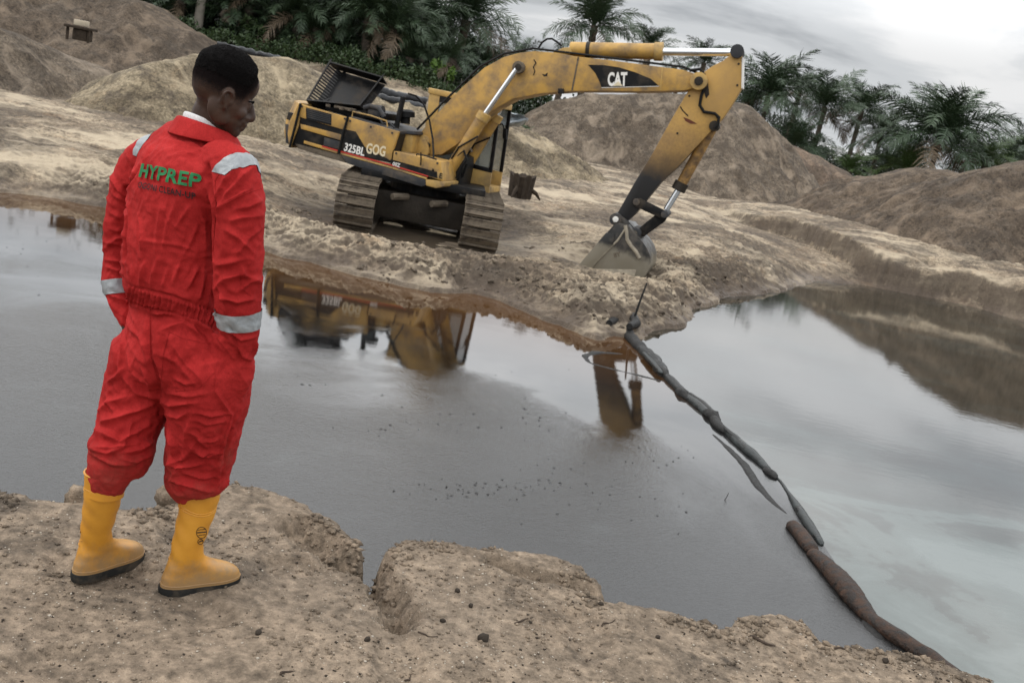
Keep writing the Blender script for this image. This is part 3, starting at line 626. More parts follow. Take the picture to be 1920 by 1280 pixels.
for p in ([(782, 244), (832, 192), (900, 126), (945, 102), (1000, 92), (1080, 102), (1210, 118), (1282, 127), (1312, 140)],):
    for k, yy in enumerate((YB-.22, YB-.12, YB+.02)): tubepx('hydraulic_line', [(x, y-1) for x, y in p], yy, .024, M_mud if k else M_rub, boom, 6)
tubepx('hose', Z2([(195, 130), (225, 80), (262, 54), (300, 52), (340, 78), (372, 105)]), YB-.1, .022, M_rub, boom, 6)
def pin(px, Y0, Y1, r, par, mat=M_mud_dk, name='pin'):
    a = HP(*px, Y0); b_ = Vector((a.x, Y1, a.z)); o = MB().tube([a, b_], r, 16).build(name, mat, par, bevel=.008); return o
pin(Z2([(1400, 368)])[0], YB-BW-.06, YB+BW+.06, .17, boom, M_yel2, 'pin_boss'); pin(Z2([(1400, 368)])[0], YB-BW-.09, YB+BW+.09, .085, boom)
pin((793, 266), YB-BW-.05, YB+BW+.05, .14, boom, M_yel2, 'pin_boss'); pin((800, 272), YB-BW-.08, YB-BW, .06, boom)
slab('boom_bracket', Z1([(1030, 800), (1060, 785), (1110, 800), (1130, 850), (1135, 905), (1100, 960), (1010, 900)]), YB-BW-.12, YB-BW-.04, M_yel2, bevel=.02)
pin((971, 126), YB-BW-.16, YB+BW+.16, .12, boom, M_mud, 'pin_boss'); pin((971, 126), YB-BW-.19, YB+BW+.19, .065, boom)
for mk in ([(1001, 112), (1005, 118), (1000, 126), (1003, 134), (1000, 141)], ): tubepx('paint_scar', mk, YB-BW-.002, .012, M_mud_dk, boom, 5)
slab('paint_scar', [(1016, 139), (1022, 140), (1027, 136), (1026, 143), (1020, 144)], YB-BW-.004, YB-BW+.01, M_mud_dk, boom, bevel=0)
# boom cylinders
for yy, nm in ((YB-BW-.12, 0), (YB+BW+.14, 1)):
    cyl = empty('boom_cylinder', parent=ex)
    if nm == 0: b0, b1, e = (838, 328), (908, 216), (970, 128)
    else: b0, b1, e = (868, 322), (931, 218), (972, 134)
    tubepx('barrel', [b0, b1], yy, .125, M_yel, cyl, 16)
    tubepx('gland', [((b0[0]-b1[0])*.08+b1[0], (b0[1]-b1[1])*.08+b1[1]), ((b0[0]-b1[0])*-.03+b1[0], (b0[1]-b1[1])*-.03+b1[1])], yy, .145, M_yel2, cyl, 16)
    tubepx('rod', [b1, e], yy, .055, M_chr, cyl, 12)
    tubepx('hose', [(b0[0]+8, b0[1]-30), (b0[0]+22, b0[1]-52), (b1[0]-12, b1[1]+40)], yy-.13, .02, M_rub, cyl, 6)
tubepx('hose', Z1([(980, 462), (1040, 480), (1100, 545), (1140, 660), (1165, 800), (1172, 920), (1168, 1040)]), [-.72, -.6, -.5, -.5, -.6, -.9, -1.43], .020, M_rub)
tubepx('hose', Z1([(1076, 905), (1078, 950), (1074, 1000)]), -1.43, .014, M_rub)
for k, p in enumerate(([(1350, 930), (1400, 890), (1420, 960), (1380, 1010), (1340, 1100)], [(1400, 950), (1380, 900), (1430, 840), (1460, 900)], [(1330, 1130), (1390, 1080), (1420, 990)])):
    tubepx('hose', Z1(p), [-.62+.1*k]*len(p), .026, M_mud if k == 1 else M_rub)
slab('front_frame', Z1([(1240, 1060), (1330, 900), (1400, 940), (1360, 1150), (1260, 1165)]), -.5, .35, M_blk, bevel=.02)
# stick
YT = YB; SW = .20
st = [(1287, 176), (1298, 160), (1312, 143), (1322, 134), (1336, 124), (1356, 114), (1374, 100), (1383, 95), (1391, 101), (1393, 112), (1391, 165), (1374, 194), (1355, 222), (1300, 293), (1238, 343), (1207, 376), (1190, 402), (1172, 418), (1154, 416), (1158, 399), (1190, 342), (1222, 290), (1260, 222)]
st[12:16] = [(1355, 222), (1318, 262), (1270, 314), (1238, 343)]
stick = slab('stick', st, YT-SW, YT+SW, M_stick, bevel=.015)
slab('edge_plate', [(1391, 108), (1395, 108), (1394, 166), (1390, 166)], YT-SW-.02, YT+SW+.02, M_wht, stick, bevel=.004)
tubepx('hose', Z2([(1330, 290), (1410, 280), (1440, 320), (1450, 400), (1420, 480), (1408, 550), (1440, 600), (1520, 612), (1552, 640), (1545, 690), (1520, 720)]), YT-SW-.05, .030, M_rub, stick, 8)
slab('oil_smear', Z2([(1440, 360), (1470, 380), (1480, 470), (1455, 500), (1436, 440)]), YT-SW-.003, YT-SW+.01, M_mud_dk, stick, bevel=0)
slab('paint_scar', Z2([(1285, 640), (1330, 655), (1390, 690), (1340, 690), (1300, 668)]), YT-SW-.003, YT-SW+.01, simple('rust', (.10, .028, .012), .8), stick, bevel=0)
tubepx('paint_scar', Z2([(1262, 560), (1280, 590), (1320, 630)]), YT-SW, .012, M_mud_dk, stick, 5)
pin((1382, 96), YT-SW-.10, YT+SW+.10, .13, stick, M_gry, 'pin_boss')
# stick cylinder on top of the boom
sc = empty('stick_cylinder', parent=ex)
tubepx('barrel', Z2([(440, 135), (1090, 148)]), YT, .155, M_yel, sc, 18)
tubepx('gland', Z2([(1070, 148), (1132, 149)]), YT, .18, M_yel2, sc, 18)
tubepx('barrel_band', Z2([(560, 137), (588, 138)]), YT, .165, M_mud_dk, sc, 18)
tubepx('rod', Z2([(1130, 150), (1690, 156)]), YT, .075, M_chr, sc, 12)
slab('cylinder_bracket', Z2([(300, 158), (385, 118), (440, 115), (450, 165), (420, 172)]), YT-.16, YT+.16, M_yel2, sc, bevel=.015)
# bucket cylinder and linkage
bc = empty('bucket_cylinder', parent=ex)
tubepx('barrel', [(1337, 236), (1276, 348)], YT, .11, simple('stained_yellow_paint', (.30, .165, .045), .6, var=.3, scale=8, dirt=(.09, .055, .03), dirt_amt=.7, dscale=6), bc, 16)
tubepx('gland', [(1279, 342), (1271, 357)], YT, .145, M_mud_dk, bc, 16)
tubepx('rod', [(1272, 356), (1249, 394)], YT, .065, M_chr, bc, 12)
pin((1339, 236), YT-SW-.04, YT+SW+.04, .10, bc)
for yy in (YT-SW-.07, YT+SW+.02):
    slab('tipping_link', [(1187, 372), (1200, 372), (1250, 396), (1252, 408), (1240, 410), (1188, 386)], yy, yy+.05, M_blk, ex, bevel=.01)
for yy in (YT-.16, YT+.10):
    slab('bucket_link', [(1236, 396), (1254, 403), (1246, 416), (1207, 444), (1196, 440), (1198, 428), (1226, 405)], yy, yy+.07, M_blk, ex, bevel=.01)
pin((1246, 402), YT-SW-.10, YT+SW+.10, .075, ex, M_gry); pin((1193, 379), YT-SW-.09, YT+SW+.09, .07, ex, M_gry)
# bucket: two side plates, a curved shell, ears, cutter, teeth
bk = empty('bucket', parent=ex); M_rib = simple('dried_mud_steel', (.27, .235, .18), .75, var=.3, scale=7)
YK0, YK1 = YT-.60, YT+.60
back = Z4([(690, 455), (800, 480), (900, 600), (960, 660), (1010, 735), (1045, 830), (1040, 930), (990, 1030), (900, 1085), (780, 1125), (600, 1110), (380, 1075), (250, 1025), (190, 1000)])
sideplate = [Z4([(640, 480)])[0]]+back
for yy in (YK0, YK1-.04): slab('side_plate', sideplate, yy, yy+.04, M_bucket, bk, bevel=.008)
A = [HP(x, y, YK0) for x, y in back]
cen = sum(A, Vector())/len(A); B = [a+(cen-a)*.06 for a in A]
mb = MB(); ring0 = A+B[::-1]
mb.loft([Vector((p.x, YK0+.02, p.z)) for p in ring0], [Vector((p.x, YK1-.02, p.z)) for p in ring0]); mb.build('shell', M_bucket, bk, smooth=True)
slab('side_cutter', Z4([(560, 560), (650, 575), (640, 700), (480, 860), (325, 1052), (188, 1000)]), YK0-.03, YK0-.002, M_bucket, bk, bevel=.008)
slab('wear_plate', Z4([(400, 955), (890, 962), (860, 1080), (780, 1122), (600, 1106), (340, 1060)]), YK0-.018, YK0-.002, M_rib, bk, bevel=.008)
tubepx('rib', Z4([(770, 480), (785, 560), (790, 630), (830, 700), (890, 770), (925, 840)]), YK0-.01, .038, M_rib, bk, 8)
tubepx('rib', Z4([(770, 520), (690, 640), (560, 770), (430, 900)]), YK0-.01, .022, M_rib, bk, 6)
tubepx('rib', Z4([(885, 600), (890, 650), (950, 720), (990, 800)]), YK0+.18, .045, M_rib, bk, 8)
for yy in (YT-SW-.09, YT+SW+.04):
    slab('bucket_ear', Z4([(640, 380), (700, 360), (800, 430), (880, 520), (930, 560), (925, 620), (860, 640), (790, 600), (720, 520), (640, 490)]), yy, yy+.05, M_bucket, bk, bevel=.01)
pin(Z4([(663, 415)])[0], YT-SW-.17, YT+SW+.17, .125, bk, M_gry, 'pin_boss'); pin(Z4([(663, 415)])[0], YT-SW-.19, YT+SW+.19, .06, bk, M_wht)
pin(Z4([(868, 572)])[0], YT-SW-.17, YT+SW+.17, .125, bk, M_gry, 'pin_boss'); pin(Z4([(868, 572)])[0], YT-SW-.19, YT+SW+.19, .06, bk, M_mud)
side_text('BY', Z4([(648, 830)])[0], Z4([(722, 812)])[0], YK0-.006, 7, M_mud, bk, bold=.02)
for k in range(5):
    yy = YK0+.06+k*.25
    slab('tooth', Z4([(240, 990), (330, 1040), (190, 1030), (150, 1012)]), yy, yy+.09, M_mud, bk, bevel=.008)
# undercarriage, its own heading: towards the camera
ua = math.atan2(-EX_O.x, EX_O.y)-math.radians(1.0)
UF = Matrix.Translation(EX_O) @ Matrix.Rotation(ua-math.pi/2 if False else ua+math.pi, 4, 'Z')      # local +Y of the undercarriage faces the camera
UL = EX_M.inverted() @ UF
uc = empty('undercarriage', parent=ex); uc.matrix_local = UL
m_ = MB(); m_.box((-.95, -1.1, .24), (.95, 1.1, .80)); m_.box((-1.2, -.9, .5), (1.2, .9, .72)); m_.build('carbody', M_mud_dk, uc, bevel=.05)
MB().tube([(0, 0, .8), (0, 0, 1.08)], .75, 28).build('turntable', M_blk, uc)
MB().box((-1.25, -1.3, 1.0), (1.3, 1.2, 1.16)).build('house_floor', M_blk, uc, bevel=.02)
def shoe():
    mb_ = MB(); wd = .385
    mb_.box((-wd, -.092, -.012), (wd, .092, .012))
    for yy, h in ((-.066, .024), (.064, .062)): mb_.box((-wd+.004, yy-.012, .010), (wd-.004, yy+.012, h))
    return mb_
tr_r, tr_l = .46, 1.72
per = 2*tr_l*2+2*math.pi*tr_r; ns = 48
shoe_me = None
for sx in (-1.25, 1.25):
    MB().box((sx-.20, -tr_l-.05, .22), (sx+.20, tr_l+.05, .78)).build('track_frame', M_mud_dk, uc, bevel=.06)
    for yy in (-tr_l, tr_l): MB().tube([(sx-.13, yy, .51), (sx+.13, yy, .51)], .40, 24).build('idler_wheel', M_mud_dk, uc, bevel=.02)
    for k in range(ns):
        s = k/ns*per
        if s < 2*tr_l: p = (-tr_l+s, .51+tr_r); a_ = 0
        elif s < 2*tr_l+math.pi*tr_r: t = (s-2*tr_l)/tr_r; p = (tr_l+tr_r*math.sin(t), .51+tr_r*math.cos(t)); a_ = -t
        elif s < 4*tr_l+math.pi*tr_r: p = (tr_l-(s-2*tr_l-math.pi*tr_r), .51-tr_r); a_ = math.pi
        else: t = (s-4*tr_l-math.pi*tr_r)/tr_r; p = (-tr_l-tr_r*math.sin(t), .51-tr_r*math.cos(t)); a_ = math.pi-t
        if shoe_me is None: o = shoe().build('track_shoe', M_mud, uc, bevel=.004, seg=1); shoe_me = o.data
        else: o = link('track_shoe', shoe_me, None, uc)
        o.matrix_local = Matrix.Translation((sx+random.uniform(-.008, .008), p[0], p[1])) @ Matrix.Rotation(a_+random.uniform(-.03, .03), 4, 'X')
for px_ in (-.5, .3): MB().tube([(px_, 1.1, .75), (px_+.3, 1.35, .72)], .07, 8).build('hose', M_mud, uc, smooth=True)
# small fittings: grab rail, rail on the deck, bolts, work lamp, mirror
tubepx('grab_rail', Z1([(1040, 985), (1046, 915), (1120, 930), (1190, 955), (1192, 1000)]), [YS+.10]*5, .018, M_blk, step, 6)
tubepx('deck_rail', Z1([(560, 640), (566, 598), (700, 628), (820, 668), (826, 712)]), [YS+.14]*5, .016, M_yel2, panel, 6)
tubepx('mirror_arm', [(931, 236), (942, 232), (946, 244)], [YC1-.1]*3, .014, M_blk, cab, 6)
slab('mirror', [(943, 240), (950, 242), (949, 262), (942, 260)], YC1-.14, YC1-.08, M_blk, cab, bevel=.008)
slab('work_lamp', [(1046, 166), (1056, 166), (1056, 176), (1046, 176)], YB-BW-.10, YB-BW-.002, M_blk, boom, bevel=.012)
for x, y in Z1([(545, 668), (700, 712), (860, 758), (640, 905), (890, 910), (1200, 985), (184, 560), (505, 650)]):
    a_ = HP(x, y, YS-.012); MB().tube([a_, a_+Vector((0, .02, 0))], .022, 8).build('bolt', M_gry, ex)
for x, y in Z2([(1700, 240), (1690, 400), (1540, 640), (1330, 480), (1240, 760)]):
    a_ = HP(x, y, YT-SW-.012); MB().tube([a_, a_+Vector((0, .02, 0))], .022, 8).build('bolt', M_mud_dk, stick)
# ------------------------------------------------------------------ the man on the bank
from mathutils.bvhtree import BVHTree
YM = 3.10
def W(px, py, Y=YM): return Vector(at_y(px, py, Y))
PXM = 600.0                                   # pixels per metre at the man
PHI = math.radians(40)
F_b = Vector((math.sin(PHI), math.cos(PHI), 0)); L_b = Vector((math.cos(PHI), -math.sin(PHI), 0))   # facing; towards his right
def chain(mb, pts, n=20, sub=4, axis=None, closed=True):
    """pts: (centre Vector, radius across, radius deep, across-direction). Smooth loft."""
    P = [p[0] for p in pts]; R = []
    m = len(pts); base = len(mb.v)
    def cr(a, b, c, d, t): return .5*((2*b)+(c-a)*t+(2*a-5*b+4*c-d)*t*t+(3*b-a-3*c+d)*t**3)
    rows = []
    for i in range(m-1):
        ii = [max(i-1, 0), i, i+1, min(i+2, m-1)]
        for k in range(sub+(1 if i == m-2 else 0)):
            t = k/sub
            c = cr(*[pts[j][0] for j in ii], t); a = cr(*[pts[j][1] for j in ii], t); b = cr(*[pts[j][2] for j in ii], t); dr = (pts[i][3]*(1-t)+pts[i+1][3]*t).normalized()
            rows.append((c, a, b, dr))
    if closed:      # round the ends
        def cap(r, nx, s): 
            d = (r[0]-nx[0]).normalized(); return [(r[0]+d*r[2]*math.sin(q)*s, r[1]*math.cos(q), r[2]*math.cos(q), r[3]) for q in (.5, 1.0, 1.4)]
        rows = cap(rows[0], rows[1], .6)[::-1]+rows+cap(rows[-1], rows[-2], .6)
    for i, (c, a, b, dr) in enumerate(rows):
        tan = (rows[min(i+1, len(rows)-1)][0]-rows[max(i-1, 0)][0]).normalized()
        u = (dr-tan*dr.dot(tan)).normalized(); v = tan.cross(u)
        for k in range(n):
            q = 2*math.pi*k/n; mb.v.append(tuple(c+u*a*math.cos(q)+v*b*math.sin(q)))
    for i in range(len(rows)-1):
        for k in range(n): k2 = (k+1) % n; mb.f.append((base+i*n+k, base+i*n+k2, base+(i+1)*n+k2, base+(i+1)*n+k))
    mb.f.append(tuple(base+k for k in reversed(range(n)))); mb.f.append(tuple(base+(len(rows)-1)*n+k for k in range(n)))
X_ = Vector((1, 0, 0))
r_ = lambda px: px/PXM
def cpt(px, py, Y, hw, dp=None, ax=X_): return (W(px, py, Y), r_(hw), r_(dp if dp else hw), ax)
torso = [cpt(392, 258, 3.10, 52, 42, L_b), cpt(379, 273, 3.10, 98, 54, L_b), cpt(366, 297, 3.10, 124, 70, L_b), cpt(352, 330, 3.09, 124, 82, L_b), cpt(338, 390, 3.085, 114, 88, L_b), cpt(328, 460, 3.085, 108, 86, L_b), cpt(326, 520, 3.09, 112, 90, L_b), cpt(328, 550, 3.095, 108, 84, L_b), cpt(330, 572, 3.10, 104, 79, L_b), cpt(334, 600, 3.10, 118, 92, L_b), cpt(340, 650, 3.10, 134, 106, L_b), cpt(338, 692, 3.10, 122, 100, L_b), cpt(334, 718, 3.10, 84, 74, L_b)]
arm_l = [cpt(292, 290, 3.19, 38), cpt(266, 306, 3.23, 40), cpt(243, 352, 3.25, 38), cpt(229, 420, 3.25, 33), cpt(223, 480, 3.24, 31), cpt(220, 530, 3.21, 28), cpt(228, 570, 3.19, 24), cpt(240, 604, 3.17, 19)]
arm_r = [cpt(412, 308, 3.02, 46), cpt(438, 328, 2.98, 47), cpt(447, 370, 2.955, 46), cpt(449, 430, 2.94, 44), cpt(446, 490, 2.94, 44), cpt(445, 545, 2.94, 43), cpt(449, 598, 2.95, 40), cpt(453, 638, 2.96, 32), cpt(462, 664, 2.975, 20)]
leg_l = [cpt(290, 672, 3.14, 88, 92), cpt(270, 720, 3.13, 76, 84), cpt(252, 765, 3.11, 66, 74), cpt(238, 810, 3.08, 59, 66), cpt(228, 843, 3.05, 62, 64), cpt(218, 862, 3.04, 60, 58), cpt(207, 880, 3.03, 46, 46), cpt(199, 910, 3.03, 36, 36)]
leg_r = [cpt(388, 680, 3.05, 88, 96), cpt(390, 740, 3.06, 80, 90), cpt(384, 800, 3.08, 72, 80), cpt(376, 850, 3.10, 67, 74), cpt(370, 886, 3.11, 63, 68), cpt(366, 908, 3.12, 58, 60), cpt(368, 924, 3.12, 44, 44), cpt(374, 945, 3.115, 26, 26)]
pocket = [cpt(420, 640, 3.0, 34), cpt(445, 672, 2.985, 30), cpt(447, 700, 2.99, 28), cpt(435, 745, 3.02, 22)]
def remesh(mb_list, vox, name, smooth=4):
    me = bpy.data.meshes.new(name); v = []; f = []
    for mb in mb_list:
        b = len(v); v += mb.v; f += [tuple(i+b for i in q) for q in mb.f]
    me.from_pydata(v, [], f); me.update()
    bm = bmesh.new(); bm.from_mesh(me); bmesh.ops.recalc_face_normals(bm, faces=bm.faces); bm.to_mesh(me); bm.free()
    o = bpy.data.objects.new(name, me); col.objects.link(o)
    m = o.modifiers.new('r', 'REMESH'); m.mode = 'VOXEL'; m.voxel_size = vox
    if smooth: s = o.modifiers.new('s', 'SMOOTH'); s.iterations = smooth; s.factor = .5
    dg = bpy.context.evaluated_depsgraph_get(); me2 = bpy.data.meshes.new_from_object(o.evaluated_get(dg))
    bpy.data.objects.remove(o); bpy.data.meshes.remove(me); return me2
def vcos(me): a = np.empty(len(me.vertices)*3, np.float32); me.vertices.foreach_get('co', a); return a.reshape(-1, 3)
def setv(me, a): me.vertices.foreach_set('co', np.asarray(a, np.float32).ravel()); me.update()
parts_ = []
for c in (torso, arm_l, arm_r, leg_l, leg_r, pocket): mb = MB(); chain(mb, c); parts_.append(mb)
cov_me = remesh(parts_, .0085, 'coverall', 6)
def cloth_mat(name, c, rough=.85):
    m, nt, b = new_mat(name)
    n = TEX(nt, 5, 8, .68); cc = MIX(nt, RAMP(nt, n, [(.36, 0.), (.64, 1.)]), tuple(x*.74 for x in c), tuple(min(1, x*1.16+.006) for x in c)); wv_ = RAMP(nt, TEX(nt, 300, 2, .5), [(.35, .86), (.65, 1.08)]); cc = MIX(nt, 1.0, cc, wv_, 'MULTIPLY')
    geo = nt.nodes.new('ShaderNodeNewGeometry'); sp = nt.nodes.new('ShaderNodeSeparateXYZ'); nt.links.new(geo.outputs['Position'], sp.inputs[0]); low = nt.nodes.new('ShaderNodeMapRange'); nt.links.new(MA(nt, 'ADD', sp.outputs[2], MA(nt, 'MULTIPLY', MA(nt, 'SUBTRACT', TEX(nt, 8, 7, .7), .5), 1.1)), low.inputs[0]); low.inputs[1].default_value = BANK_Z+.50; low.inputs[2].default_value = BANK_Z+.20; cc = MIX(nt, MA(nt, 'MULTIPLY', low.outputs[0], .38), cc, (.12, .06, .04))
    nt.links.new(cc, b.inputs['Base Color']); b.inputs['Roughness'].default_value = rough; b.inputs['Specular IOR Level'].default_value = .10
    w1 = TEX(nt, 19, 4, .62, dist=1.2, sc3=(1, 1, .8), ntype='RIDGED_MULTIFRACTAL'); w2 = TEX(nt, 420, 2)
    n1 = BUMP(nt, b, w1, .55, .009); BUMP(nt, b, w2, .15, .002, n1); return m
M_red_cloth = cloth_mat('red_cotton', (.345, .0165, .016))
# ---- fold lines as they lie on the cloth: (points, crop, width, height)
z6 = lambda *p: [(160+x/3.047, 60+y/3.047) for x, y in p]
z7 = lambda *p: [(140+x/3.047, 480+y/3.047) for x, y in p]
z8 = lambda *p: [(80+x/4, 820+y/4) for x, y in p]
FOLDS = [
    (z6((430, 990), (415, 1130), (400, 1280)), 7, 4), (z6((330, 1190), (530, 1215), (640, 1250)), 6, 3), (z6((520, 960), (470, 1100), (440, 1250)), 7, 4), (z6((590, 1000), (520, 1110)), 6, 3.5), (z6((640, 1100), (600, 1200), (560, 1270)), 7, 4),
    (z6((700, 760), (745, 1000), (730, 1290)), 9, -13), (z6((300, 780), (245, 900), (232, 1290)), 9, -13), (z6((420, 610), (620, 640), (700, 700)), 9, 3), (z6((470, 720), (560, 690), (640, 700)), 7, 2.5), (z6((380, 640), (340, 740), (310, 850)), 8, 3),
    (z6((300, 1050), (330, 1180), (320, 1290)), 8, 4), (z6((620, 960), (680, 1080), (690, 1280)), 9, 4),
    (z6((1000, 740), (900, 820), (800, 940), (760, 1040)), 9, 6), (z6((950, 890), (830, 960), (770, 1010)), 8, 6), (z6((1010, 1050), (900, 1060), (830, 1080)), 8, 5), (z6((850, 770), (790, 860), (750, 950)), 8, 5), (z6((1015, 960), (930, 1000), (850, 1010)), 7, 4), (z6((800, 1130), (880, 1180), (960, 1260)), 8, 5), (z6((1000, 1130), (930, 1180), (860, 1280)), 8, 5),
    (z6((150, 830), (230, 950)), 8, 6), (z6((130, 900), (220, 970)), 7, 5), (z6((105, 1110), (230, 1150)), 8, 5), (z6((105, 1200), (220, 1220)), 7, 5), (z6((130, 780), (210, 700)), 8, 4), (z6((110, 1010), (200, 1060)), 7, 4), (z6((100, 1250), (180, 1180), (235, 1170)), 7, 4),
    (z7((800, 190), (860, 130), (960, 100)), 9, 7), (z7((830, 230), (930, 260), (1070, 230)), 8, 7), (z7((820, 160), (850, 240), (870, 300)), 8, 6), (z7((950, 60), (970, 110), (1060, 150)), 7, 5), (z7((920, 210), (1000, 150), (1060, 120)), 8, 5), (z7((800, 60), (880, 40), (960, 20)), 8, 5),
    (z7((880, 430), (950, 470), (1030, 460)), 7, 6), (z7((900, 480), (960, 560), (1010, 590)), 7, 5), (z7((1035, 480), (1030, 560)), 7, 5), (z7((890, 400), (930, 520), (950, 600)), 8, -5),
    (z7((180, 60), (280, 100)), 7, 5), (z7((170, 20), (290, 40)), 7, 5), (z7((200, 220), (290, 260)), 7, 5), (z7((190, 250), (230, 310)), 6, 4),
    (z7((400, 40), (380, 160)), 7, 5), (z7((600, 40), (560, 160)), 7, 6), (z7((700, 70), (640, 190)), 7, 6), (z7((470, 20), (440, 180)), 7, 5), (z7((740, 100), (710, 240)), 7, 6), (z7((330, 60), (350, 170)), 7, 5), (z7((530, 80), (500, 190)), 6, 5), (z7((780, 120), (760, 260)), 7, 6),
    (z7((540, 480), (640, 620), (740, 720)), 8, 5), (z7((610, 330), (760, 420), (850, 540)), 9, 6), (z7((700, 370), (850, 480), (930, 600)), 8, 6), (z7((545, 510), (560, 640)), 7, 4), (z7((430, 300), (430, 560), (475, 720), (490, 900)), 9, -7), (z7((480, 430), (620, 380), (800, 500)), 8, 5), (z7((640, 330), (700, 440), (860, 640)), 7, 4), (z7((480, 560), (580, 600), (700, 740)), 8, 4), (z7((300, 400), (380, 470), (430, 600)), 8, 4), (z7((440, 330), (520, 320), (640, 340)), 7, 4),
    (z7((510, 780), (640, 800), (760, 780)), 8, 3.2), (z7((500, 830), (560, 850), (700, 830)), 8, 6), (z7((700, 830), (640, 1000), (620, 1180)), 12, 6), (z7((800, 770), (880, 890), (900, 910)), 7, 5), (z7((670, 930), (760, 960), (860, 940)), 7, 3.2), (z7((640, 990), (700, 1030), (760, 1100)), 8, 4), (z7((680, 1040), (770, 1060), (830, 1040)), 7, 3.2), (z7((680, 1110), (760, 1140), (830, 1120)), 7, 5), (z7((690, 890), (780, 910), (880, 900)), 6, 5), (z7((900, 910), (860, 1020), (820, 1170)), 7, 6), (z7((890, 1000), (850, 1190)), 7, -5), (z7((520, 960), (560, 1080), (560, 1240)), 11, 5), (z7((510, 900), (600, 920), (660, 880)), 8, 5), (z7((560, 700), (640, 730), (700, 720)), 7, 4),
    (z7((190, 720), (240, 690), (280, 640)), 8, 6), (z7((180, 800), (230, 900)), 8, 6), (z7((110, 960), (240, 920), (440, 840)), 11, 9), (z7((120, 990), (260, 1060), (420, 960)), 10, 9), (z7((90, 1090), (220, 1090), (420, 1060)), 10, 8), (z7((250, 1130), (380, 1100), (450, 1060)), 9, 8), (z7((330, 940), (300, 1030)), 8, 5), (z7((275, 330), (280, 500), (250, 660)), 8, 5), (z7((290, 700), (360, 780), (440, 800)), 9, 6), (z7((140, 880), (200, 830), (300, 800)), 9, 6), (z7((380, 640), (430, 720), (450, 840)), 9, 5), (z7((300, 560), (330, 660), (400, 720)), 8, 4),
    (z8((360, 80), (480, 120), (640, 60)), 9, 8), (z8((350, 110), (520, 190), (700, 210)), 9, 7), (z8((560, 150), (700, 180), (820, 130)), 8, 7), (z8((910, 120), (1010, 220), (1180, 200)), 10, 8), (z8((920, 300), (1060, 340), (1250, 400)), 9, 8), (z8((1100, 60), (1200, 120), (1330, 100)), 8, 6), (z8((1130, 110), (1200, 150), (1320, 140)), 7, 6), (z8((1320, 200), (1310, 330), (1290, 430)), 8, 7), (z8((1010, 240), (960, 330)), 8, 5), (z8((1390, 300), (1330, 420)), 8, 6), (z8((1050, 260), (1180, 300), (1300, 290)), 8, 6), (z8((930, 200), (1060, 160), (1140, 40)), 9, 6),
]
for k, x in enumerate(range(312, 822, 21)):
    y = 186+.27*(x-310); FOLDS.append((z7((x, y-12), (x-8+6*math.sin(k*2.3), y+34), (x-16, y+84)), 3.6, 4.5+1.5*math.sin(k*1.7)))
FOLDS.append((z7((310, 262), (420, 300), (560, 322), (700, 360), (830, 420)), 5, -4)); FOLDS.append((z7((318, 172), (420, 196), (560, 230), (700, 280), (812, 322)), 5, -4))
bvh0 = BVHTree.FromPolygons([v.co[:] for v in cov_me.vertices], [tuple(p.vertices) for p in cov_me.polygons])
CAMV = Vector((0, 0, CAM_H))
def on(bvh, px, py): 
    h = bvh.ray_cast(CAMV, Vector(ray(px, py)).normalized()); return h[0]
bm = bmesh.new(); bm.from_mesh(cov_me); bmesh.ops.subdivide_edges(bm, edges=bm.edges, cuts=1, use_grid_fill=True); bm.to_mesh(cov_me); bm.free()
P = vcos(cov_me).astype(float); NV = len(P)
nrm_ = np.empty(NV*3, np.float32); cov_me.vertices.foreach_get('normal', nrm_); NR_ = nrm_.reshape(-1, 3).astype(float)
disp = np.zeros(NV)
for pts, wpx, hpx in FOLDS:
    pp = []
    for a, b in zip(pts[:-1], pts[1:]):
        for k in range(3): t = k/3; pp.append((a[0]*(1-t)+b[0]*t, a[1]*(1-t)+b[1]*t))
    pp.append(pts[-1])
    Q = [on(bvh0, *p) for p in pp]; Q = [np.array(q) for q in Q if q is not None]
    if len(Q) < 2: continue
    cen_ = np.mean(Q, 0); rad_ = max(np.linalg.norm(q-cen_) for q in Q)+4*wpx/PXM
    idx = np.nonzero(np.linalg.norm(P-cen_, axis=1) < rad_)[0]
    if not len(idx): continue
    S = P[idx]; best = np.full(len(idx), 1e9); tt = np.zeros(len(idx)); n_ = len(Q)-1
    for i in range(n_):
        d = Q[i+1]-Q[i]; L2 = d@d+1e-12; t = np.clip((S-Q[i])@d/L2, 0, 1); ds = np.linalg.norm(S-Q[i]-t[:, None]*d, axis=1); m = ds < best; best = np.where(m, ds, best); tt = np.where(m, (i+t)/n_, tt)
    wv = wpx/PXM; hv = hpx/PXM; tp = np.sin(np.pi*np.clip(tt*.86+.07, 0, 1))**.7
    wv = wv*.82; prof = .36*np.exp(-(best/(.75*wv))**2)+.85*np.exp(-best/(.36*wv))-.25*np.exp(-((best-1.5*wv)/(.7*wv))**2)
    disp[idx] += 1.12*hv*tp*prof
x, y, z = P.T
ncl = .0055*fbm(x*6+y*4, z*7, 4, 61, .55, True)+.004*fbm(y*8-x*3, z*9+x*5, 4, 63, .55, True)+.0016*fbm(x*30+y*22, z*24, 3, 66, .5)
cr_ = 1-np.abs(fbm(x*11+y*8, z*9+x*4, 2, 71, .5)); cr2 = 1-np.abs(fbm(y*13-x*9, z*10, 2, 73, .5)); disp += .0045*np.clip(cr_-.80, 0, 1)/.2*(.5+.5*pnoise(x*5, z*5, 75))+.004*np.clip(cr2-.80, 0, 1)/.2*(.5+.5*pnoise(y*5+3, z*4, 76))
disp += ncl-.005
setv(cov_me, P+NR_*disp[:, None])
for v_ in (): pass
